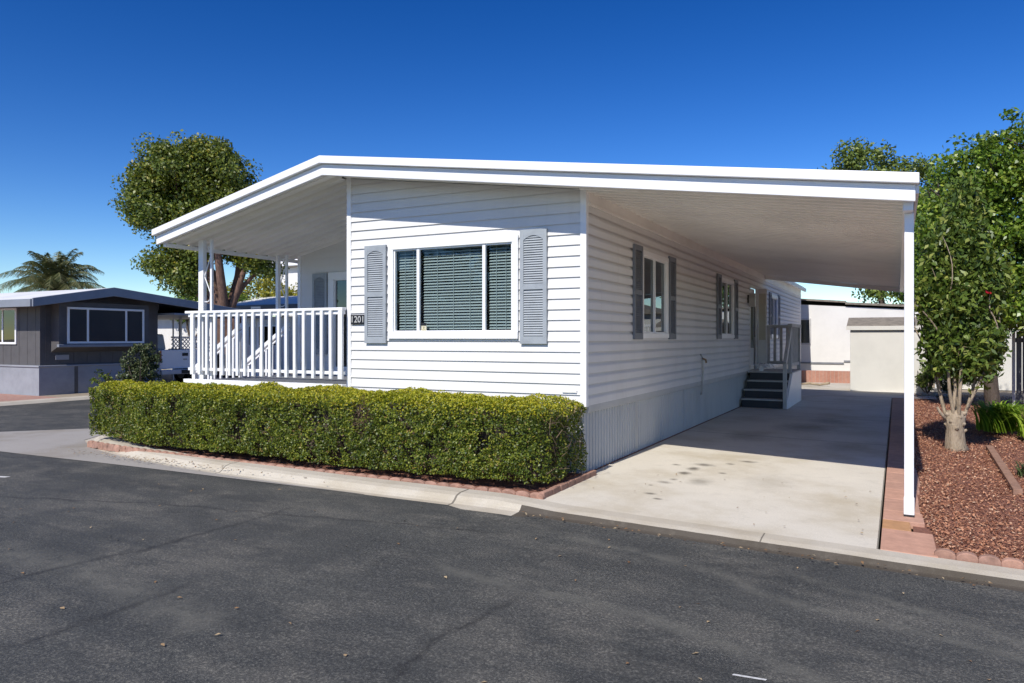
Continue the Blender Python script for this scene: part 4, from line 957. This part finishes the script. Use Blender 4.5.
def palm():
    x, y = -45.4, 27.05; T = thing('palm_tree', (x, y, 0), 'feathery palm tree rising behind the grey home', 'palm tree')
    MB().tube([(x, y, -.2), (x+.1, y, 2), (x, y, 4.6)], [.35, .28, .25], 10).build('trunk', 'bark_dark', T, smooth=True)
    Vs = []; mb = MB()
    for k in range(52):
        a = k*2.4; el = R(82-66*(k/52)+random.uniform(-8, 8)); L = 3.9*random.uniform(.85, 1.1); pts = []
        for t in np.linspace(0, 1, 15):
            r = L*t*math.cos(el)*(1+.05*t); zz = L*t*math.sin(el)-2.1*(t**2.4)*(.45+math.cos(el)); pts.append(np.array([x+r*math.cos(a), y+r*math.sin(a), 4.6+zz]))
        mb.tube(pts, [.03*(1-.8*i/14) for i in range(15)], 4, False)
        for i in range(1, 15):
            for j in range(4):
                f = j/4; p = pts[i-1]*(1-f)+pts[i]*f; d = unit((pts[i]-pts[i-1])[None])[0]; s_ = unit(np.cross(d, [0, 0, 1.])[None])[0]
                for sg in (-1, 1):
                    l = .62*math.sin(math.pi*min(1, (i+f)/15*.85+.12))+.1; e = p+s_*sg*l*.7+d*l*.45+np.array([0, 0, -.5*l+random.uniform(-.12, .12)]); ww = d*.022
                    Vs += [p-ww, p+ww, e+ww*.3, e-ww*.3]
    o = np_mesh('fronds', np.array(Vs), 4, 'leaf_palm', T); mb.build('frond_stalks', 'leaf_palm', T)
palm()

# ================================================================== neighbour: slate grey home
g = thing('mobile_home', (-21.2, 14, 0), 'dark grey mobile home with pale skirting and white framed bay window, across the side street', 'mobile home')
GX = -21.2
MB().box(-38, GX, 12.2, 15.9, .82, 2.6).build('wall', 'slate', g)
mb = MB(); y = 12.35
while y < 15.85: mb.box(GX-.0, GX+.008, y, y+.02, .84, 2.5); y += .4
x = -21.4
while x > -27: mb.box(x-.02, x, 12.194, 12.2, .84, 2.5); x -= .4
mb.build('batten', 'slate', g)
MB().box(-38, GX+.04, 12.15, 15.95, -.1, .80).build('skirting', 'slateskirt', g)
MB().box(-38, GX+.07, 12.12, 15.98, .78, .83).build('skirting_cap', 'slateskirt', g, .01)
mb = MB(); mb.box(GX+.041, GX+.05, 13.15, 13.25, 0, .78); mb.box(GX+.041, GX+.05, 14.75, 14.83, 0, .78); mb.build('skirting_strip', 'slate', g)
bay = MB(); bay.prism([(GX, 1.2), (GX+.38, 1.38), (GX+.38, 2.62), (GX, 2.62)], 12.5, 15.3); bay = bay.build('bay', 'slate', g)
MB().box(GX+.36, GX+.46, 12.45, 15.35, 1.34, 1.42).build('bay_sill', 'slatefascia', bay, .01)
def simple_win(parent, x, ya, yb, za, zb, mull, fm='trim', gm='glass_blue', axis='x'):
    mb = MB(); t = .06
    B = (lambda a, b, o0, o1, z, zz: mb.box(x+o0, x+o1, a, b, z, zz)) if axis == 'x' else (lambda a, b, o0, o1, z, zz: mb.box(a, b, x-o1, x-o0, z, zz))
    B(ya, yb, 0, .04, zb-t, zb); B(ya, yb, 0, .04, za, za+t); B(ya, ya+t, 0, .038, za+t, zb-t); B(yb-t, yb, 0, .038, za+t, zb-t)
    for m in mull: B(m-.03, m+.03, 0, .03, za+t, zb-t)
    f = mb.build('window', fm, parent, .004)
    mb = MB(); B = (lambda a, b, o0, o1, z, zz: mb.box(x+o0, x+o1, a, b, z, zz)) if axis == 'x' else (lambda a, b, o0, o1, z, zz: mb.box(a, b, x-o1, x-o0, z, zz))
    B(ya+.03, yb-.03, .012, .016, za+.03, zb-.03); mb.build('pane', gm, f)
    mb = MB(); B = (lambda a, b, o0, o1, z, zz: mb.box(x+o0, x+o1, a, b, z, zz)) if axis == 'x' else (lambda a, b, o0, o1, z, zz: mb.box(a, b, x-o1, x-o0, z, zz))
    B(ya+.03, yb-.03, .003, .006, za+.03, zb-.03); mb.build('curtain', 'slateskirt' if gm == 'glass_blue' else 'dark', f)
    return f
simple_win(g, GX+.38, 12.72, 15.12, 1.44, 2.48, [13.32, 14.52])
simple_win(g, 12.2, -24.0, -22.3, 1.42, 2.46, [-23.0], 'trim', 'glass_dark', 'y')
npg = MB().box(GX+.01, GX+.03, 12.62, 13.0, .98, 1.12).build('number_plate', 'slateskirt', g)
# gable roof
def roofline(y): return 2.66+.42*(y-11.6)/2.3 if y < 13.9 else 3.08-.62*(y-13.9)/6.1
MB().prism([(11.6, 2.66), (13.9, 3.08), (20, 2.46), (20, 2.40), (13.9, 3.0), (11.6, 2.6)], -39, -20.5, 'x').build('roof', 'whiteroof', g)
MB().prism([(11.58, 2.67), (13.9, 3.09), (20.02, 2.47), (20.02, 2.25), (13.9, 2.83), (11.58, 2.44)], -20.499, -20.44, 'x').build('fascia', 'slatefascia', g, .01)
MB().box(-39, -20.5, 11.54, 11.6, 2.44, 2.65).build('fascia', 'slatefascia', g, .01)
MB().prism([(12.15, 2.5), (13.9, 2.98), (15.95, 2.7), (15.95, 2.5)], -38, GX-.002, 'x').build('gable', 'slate', g)
MB().box(-38, -20.5, 15.96, 20, 2.34, 2.40).build('carport_soffit', 'slatefascia', g)
for x, y in ((-20.9, 19.8), (-24.3, 19.2)):
    p = MB().box(x-.04, x+.04, y-.04, y+.04, 0, 2.4).build('carport_post', 'trim', g)
    q = MB().box(x-.04, x+.0, y-.32, y-.28, 0, 2.4).build('slim_upright', 'trim', p)
MB().box(-29, -28.9, 15.96, 20, 0, 2.3).build('carport_back_wall', 'slate', g)
simple_win(g, -28.9, 16.3, 17.8, 1.1, 2.0, [17.0], 'trim', 'glass_dark')
# lattice screen beside the carport
ls = MB(); y0_, y1_ = 19.35, 21.2
for k in range(22):
    a = y0_-1+k*.16; ls.bar((-25.0, max(a, y0_), .5+max(0, y0_-a)), (-25.0, min(a+1.1, y1_), .5+(min(a+1.1, y1_)-a)), .012, .035) if a+1.1 > y0_ and a < y1_ else None
for k in range(22):
    a = y0_-1+k*.16; ls.bar((-24.98, max(a, y0_), 1.6-max(0, y0_-a)), (-24.98, min(a+1.1, y1_), 1.6-(min(a+1.1, y1_)-a)), .012, .035) if a+1.1 > y0_ and a < y1_ else None
ls.box(-25.03, -24.95, y0_, y1_, 1.6, 1.66); ls.box(-25.03, -24.95, y0_, y1_, .44, .5)
lo = ls.build('lattice_screen', 'trim'); tag(lo, 'white lattice screen behind the pickup beside the grey carport', 'screen')

# pickup parked nose-in under that carport
t_ = thing('pickup_truck', (-21.5, 17.0, 0), 'white pickup truck parked nose in under the grey home\'s carport', 'pickup truck')
ya, yb = 16.05, 17.95; xr = -21.3
body = MB(); body.prism([(xr, .55), (xr, 1.2), (xr-2.0, 1.22), (xr-2.02, .6)], ya, ya+.07); body.prism([(xr, .55), (xr, 1.2), (xr-2.0, 1.22), (xr-2.02, .6)], yb-.07, yb)
body.box(xr-2.0, xr-.06, ya+.07, yb-.07, .62, .68); body.box(xr-5.4, xr-2.02, ya, yb, .55, 1.18); body = body.build('body', 'carwhite', t_, .04)
tgd = MB().box(xr-.06, xr+.0, ya+.06, yb-.06, .58, 1.21).build('tailgate', 'carwhite', t_, .02)
MB().box(xr+.002, xr+.02, 16.9, 17.12, 1.0, 1.1).build('handle', 'black', tgd, .01); MB().box(xr+.002, xr+.012, 16.94, 17.08, .86, .91).build('badge', 'metal', tgd)
MB().box(xr-.02, xr+.16, ya-.02, yb+.02, .40, .56).build('bumper', 'chrome', t_, .03)
MB().box(xr+.005, xr+.17, 16.75, 17.25, .42, .54).build('licence_plate_recess', 'black', t_)
for yy in (ya, yb-.058): MB().box(xr-.02, xr+.012, yy-.002, yy+.06, .78, 1.18).build('taillight', 'red', t_, .008)
cab = MB().prism([(xr-2.05, 1.18), (xr-2.2, 1.74), (xr-3.6, 1.76), (xr-4.3, 1.18)], ya+.08, yb-.08).build('cab', 'carwhite', t_, .05)
MB().prism([(xr-2.075, 1.24), (xr-2.185, 1.68), (xr-2.2, 1.68), (xr-2.09, 1.24)], ya+.2, yb-.2).build('rear_window', 'black', cab)
for xx in (xr-1.1, xr-4.6):
    for yy in (ya+.02, yb-.24):
        w_ = MB(); w_.tube([(xx, yy, .38), (xx, yy+.22, .38)], .38, 24); w_ = w_.build('wheel', 'rubber', t_, .02); MB().tube([(xx, yy-.006, .38), (xx, yy+.228, .38)], .2, 16).build('rim', 'metal', w_)

# neighbour 2 with the navy fascia
n2 = thing('mobile_home', (-29, 25, 0), 'low white roofed home with navy fascia seen past the porch posts', 'mobile home')
MB().box(-40, -20.6, 25.5, 31.5, .0, 2.6).build('wall', 'offwhite', n2)
MB().prism([(24.9, 3.12), (28.4, 3.75), (32, 3.12), (32, 3.05), (28.4, 3.68), (24.9, 3.05)], -41, -20.2, 'x').build('roof', 'whiteroof', n2)
MB().box(-41, -20.2, 24.84, 24.9, 2.72, 3.13).build('fascia', 'navy', n2, .01)
MB().box(-41, -20.2, 24.9, 25.5, 2.68, 2.72).build('soffit', 'slatefascia', n2)
MB().box(-26.6, -26.0, 24.82, 24.838, 2.95, 3.05).build('fascia_plate', 'trim', n2)
simple_win(n2, 25.5, -27.5, -25.6, 1.2, 2.2, [-26.5], 'trim', 'glass_dark', 'y')
# tall white building further back
w2 = thing('white_building', (-32, 34, 0), 'tall white building with a flat roof band behind the porch corner', 'building')
MB().box(-33.6, -24, 33.3, 42, 0, 5.9).build('wall', 'offwhite', w2)
MB().box(-34.3, -23.5, 32.9, 42.6, 5.9, 6.5).build('roof_band', 'fascia', w2, .02)
MB().box(-34.25, -23.6, 32.95, 42.5, 5.84, 5.898).build('roof_soffit', 'roofbrown', w2)
v_ = MB().tube([(-32.6, 33.2, 2.9), (-32.6, 33.2, 3.9)], .08, 8).build('vent_pipe', 'metal', w2); MB().tube([(-32.6, 33.2, 3.9), (-32.6, 33.2, 4.0), (-32.6, 33.2, 4.2)], [.2, .26, .05], 10).build('vent_cap', 'deck', v_)

# rear: white neighbour home, cream shed, brick planter
n3 = thing('mobile_home', (-1, 30.4, 0), 'long white home closing the view at the end of the driveway', 'mobile home')
n3z = lambda x: 3.08-.082*(x+3.2)
MB().prism([(-7, n3z(-7)-.25), (2.2, n3z(2.2)-.13), (2.2, -.1), (-7, -.1)], 30.4, 36).build('wall', 'offwhite', n3)
mb = MB(); mb.prism([(-7.2, n3z(-7.2)+.03), (-1.75, n3z(-1.75)+.03), (-1.75, n3z(-1.75)-.04), (-7.2, n3z(-7.2)-.04)], 30.3, 36.2); mb.prism([(-1.748, n3z(-1.75)-.02), (2.4, n3z(2.4)+.05), (2.4, n3z(2.4)-.04), (-1.748, n3z(-1.75)-.1)], 30.28, 36.2); mb.build('roof', 'roofbrown', n3)
MB().box(-7, -1.8, 30.36, 30.398, .62, .68).build('skirting_band', 'deck', n3); MB().box(-1.798, 2.2, 30.36, 30.398, .70, .76).build('skirting_band', 'deck', n3)
simple_win(n3, 30.4, -3.6, -2.95, 1.35, 2.35, [], 'greypaint', 'glass_dark', 'y')
sh = thing('storage_shed', (-.4, 24.8, 0), 'low cream shed with a tan roof behind the carport', 'shed')
MB().box(-1.28, .75, 24.55, 26.6, -.02, 1.88).build('wall', 'creamwall', sh, .01)
mb = MB(); mb.prism([(24.5, 1.88), (24.5, 1.95), (25.6, 2.24), (26.8, 1.94), (26.8, 1.86), (25.6, 2.14)], -1.38, .85, 'x'); mb.build('roof', 'roofbrown', sh)
MB().box(-1.39, .86, 24.47, 24.499, 1.84, 1.96).build('fascia', 'creamwall', sh)
bp = MB().box(-3.1, -1.0, 28.6, 29.0, -.02, .42).build('brick_planter', 'brickpave', None, .01); tag(bp, 'low red brick planter wall in front of the white home', 'planter')
hl = MB().tube([(-2.9, 26.4, .06), (-2.6, 26.3, .1), (-2.3, 26.5, .05), (-2.0, 26.4, .12)], [.03, .05, .04, .05], 6).build('fallen_branch', 'bark_pale', None, smooth=True); tag(hl, 'short pale piece of wood lying behind the entry steps', 'branch')

# right neighbour bits: white porch trellis, dark fence, tan building
tr = thing('porch_trellis', (1.15, 25.5, 0), 'white slatted porch upright between the shrubs right of the carport post', 'trellis')
for k in range(5): MB().box(.98+.09*k, 1.02+.09*k, 25.4, 25.44, .1, 2.0).build('slat', 'trim', tr)
MB().box(.93, 1.45, 25.38, 25.46, 2.0, 2.08).build('top_rail', 'trim', tr); MB().box(.93, 1.45, 25.38, 25.46, .3, .36).build('lower_rail', 'trim', tr)
MB().box(.9, 1.6, 25.3, 25.7, .0, .1).build('step', 'patio', tr)
pf = thing('picket_fence', (.7, 29, 0), 'white picket fence glimpsed left of the trellis', 'fence')
for k in range(9): MB().box(.15+.17*k, .22+.17*k, 28.8, 28.83, .3, 1.9).build('picket', 'trim', pf)
MB().box(.1, 1.7, 28.83, 28.87, .6, .68).build('rail', 'trim', pf); MB().box(.1, 1.7, 28.83, 28.87, 1.5, 1.58).build('rail', 'trim', pf)
tb = thing('tan_shed', (2.2, 27, 0), 'tan walled outbuilding mostly hidden by the right hand trees', 'outbuilding')
MB().box(1.3, 5.5, 27, 31, 0, 2.5).build('wall', 'creamwall', tb); MB().prism([(1.1, 2.5), (3.4, 3.1), (5.7, 2.5)], 26.8, 31.2).build('roof', 'roofbrown', tb)
df = thing('dark_fence', (3.2, 19.2, 0), 'dark grey slatted fence with pale posts behind the strap leaves at the right border', 'fence')
for k in range(22): MB().box(2.42+.12*k, 2.52+.12*k, 20.5, 20.53, .1, 1.75).build('slat', 'slate', df)
for x in (2.36, 3.6, 4.8): MB().box(x-.03, x+.03, 20.42, 20.48, 0, 1.8).build('post', 'greypaint', df)
MB().box(2.36, 5.1, 20.53, 20.57, 1.5, 1.6).build('rail', 'slate', df)

# ---- unseen behind the camera: home and trees added for the panes to mirror
n4 = thing('mobile_home', (-26, -18, 0), 'unseen tan mobile home added across the road for the front window to reflect', 'mobile home')
MB().box(-34, -19, -23, -17, -.2, 2.9).build('wall', 'creamwall', n4)
MB().prism([(-23.5, 2.9), (-20, 3.7), (-16.5, 2.9), (-16.5, 2.75), (-20, 3.5), (-23.5, 2.75)], -34.6, -18.4, 'x').build('roof', 'roofbrown', n4)
for xa in (-32, -27, -22): MB().box(xa, xa+1.8, -17, -16.97, 1.3, 2.4).build('window', 'slate', n4)
tree((-35.5, -16, 0), 'bark_dark', 'leaf_dark', [(-35.5, -16, 4.2, 2.3, 2.2, 2.0), (-34.3, -15, 3.2, 1.6, 1.5, 1.4)], 4500, .3, .2, 'round dark tree added left of the tan home across the road for window reflections', .6, .22, 2.0, 3, nclump=160)
tree((-16.5, -19, 0), 'bark_dark', 'leaf_ficus', [(-16.5, -19, 4.2, 2.4, 2.2, 2.1), (-15.2, -19, 3.2, 1.6, 1.5, 1.4)], 4500, .3, .2, 'round green tree added right of the tan home across the road for window reflections', .6, .22, 2.0, 3, nclump=160)
tree((-25, -26, 0), 'bark_dark', 'leaf_dark', [(-25, -26, 6.2, 3.2, 2.2, 2.6), (-21.5, -26, 5.4, 2.6, 2, 2.2), (-28.5, -26, 5.4, 2.6, 2, 2.2)], 8500, .3, .2, 'wide dark tree added behind the tan home across the road for window reflections', .7, .25, 2.4, 3, nclump=180)
struct(sheet('front_yard_ground', -70, 60, -40, -14.0, .0, 'ground', 10, 4))

# ================================================================== litter and marks on the road
def litter():
    pts = []
    for (n, f) in ((150, lambda: (random.gauss(-8.6, .7), random.gauss(6.42, .07), -.01)), (90, lambda: (random.uniform(-10.8, -5.5), random.gauss(6.45, .1), .0)), (60, lambda: (random.uniform(-3.2, .6), random.gauss(6.12, .05), -.03)), (75, lambda: (random.uniform(-8, 1.2), random.uniform(2.6, 6.0), -.056)), (25, lambda: (random.uniform(-3.0, -.2), random.uniform(6.7, 9), .006))):
        for _ in range(n): x, y, z = f(); pts.append((x, y, zg(x, y)+z+.012))
    P = np.array(pts); o = np_mesh('leaf_litter', leaf_verts(P, .034, .02, np.tile([0, 0, 1.], (len(P), 1)), .8), 4, 'dryleaf'); tag(o, 'dry brown leaves scattered along the curb and on the road', 'leaf litter', kind='stuff')
litter()
def mark(pts, lab):
    mb = MB(); mb.quad(*[(x, y, zg(x, y)-.049) for x, y in pts]); struct(mb.build('painted_mark', 'paintmark', None, recalc=False))
mark([(-.75, 3.86), (-.59, 3.885), (-.585, 3.905), (-.745, 3.88)], '')
mark([(-9.75, 4.86), (-9.36, 4.98), (-9.36, 5.05), (-9.75, 4.96)], '')
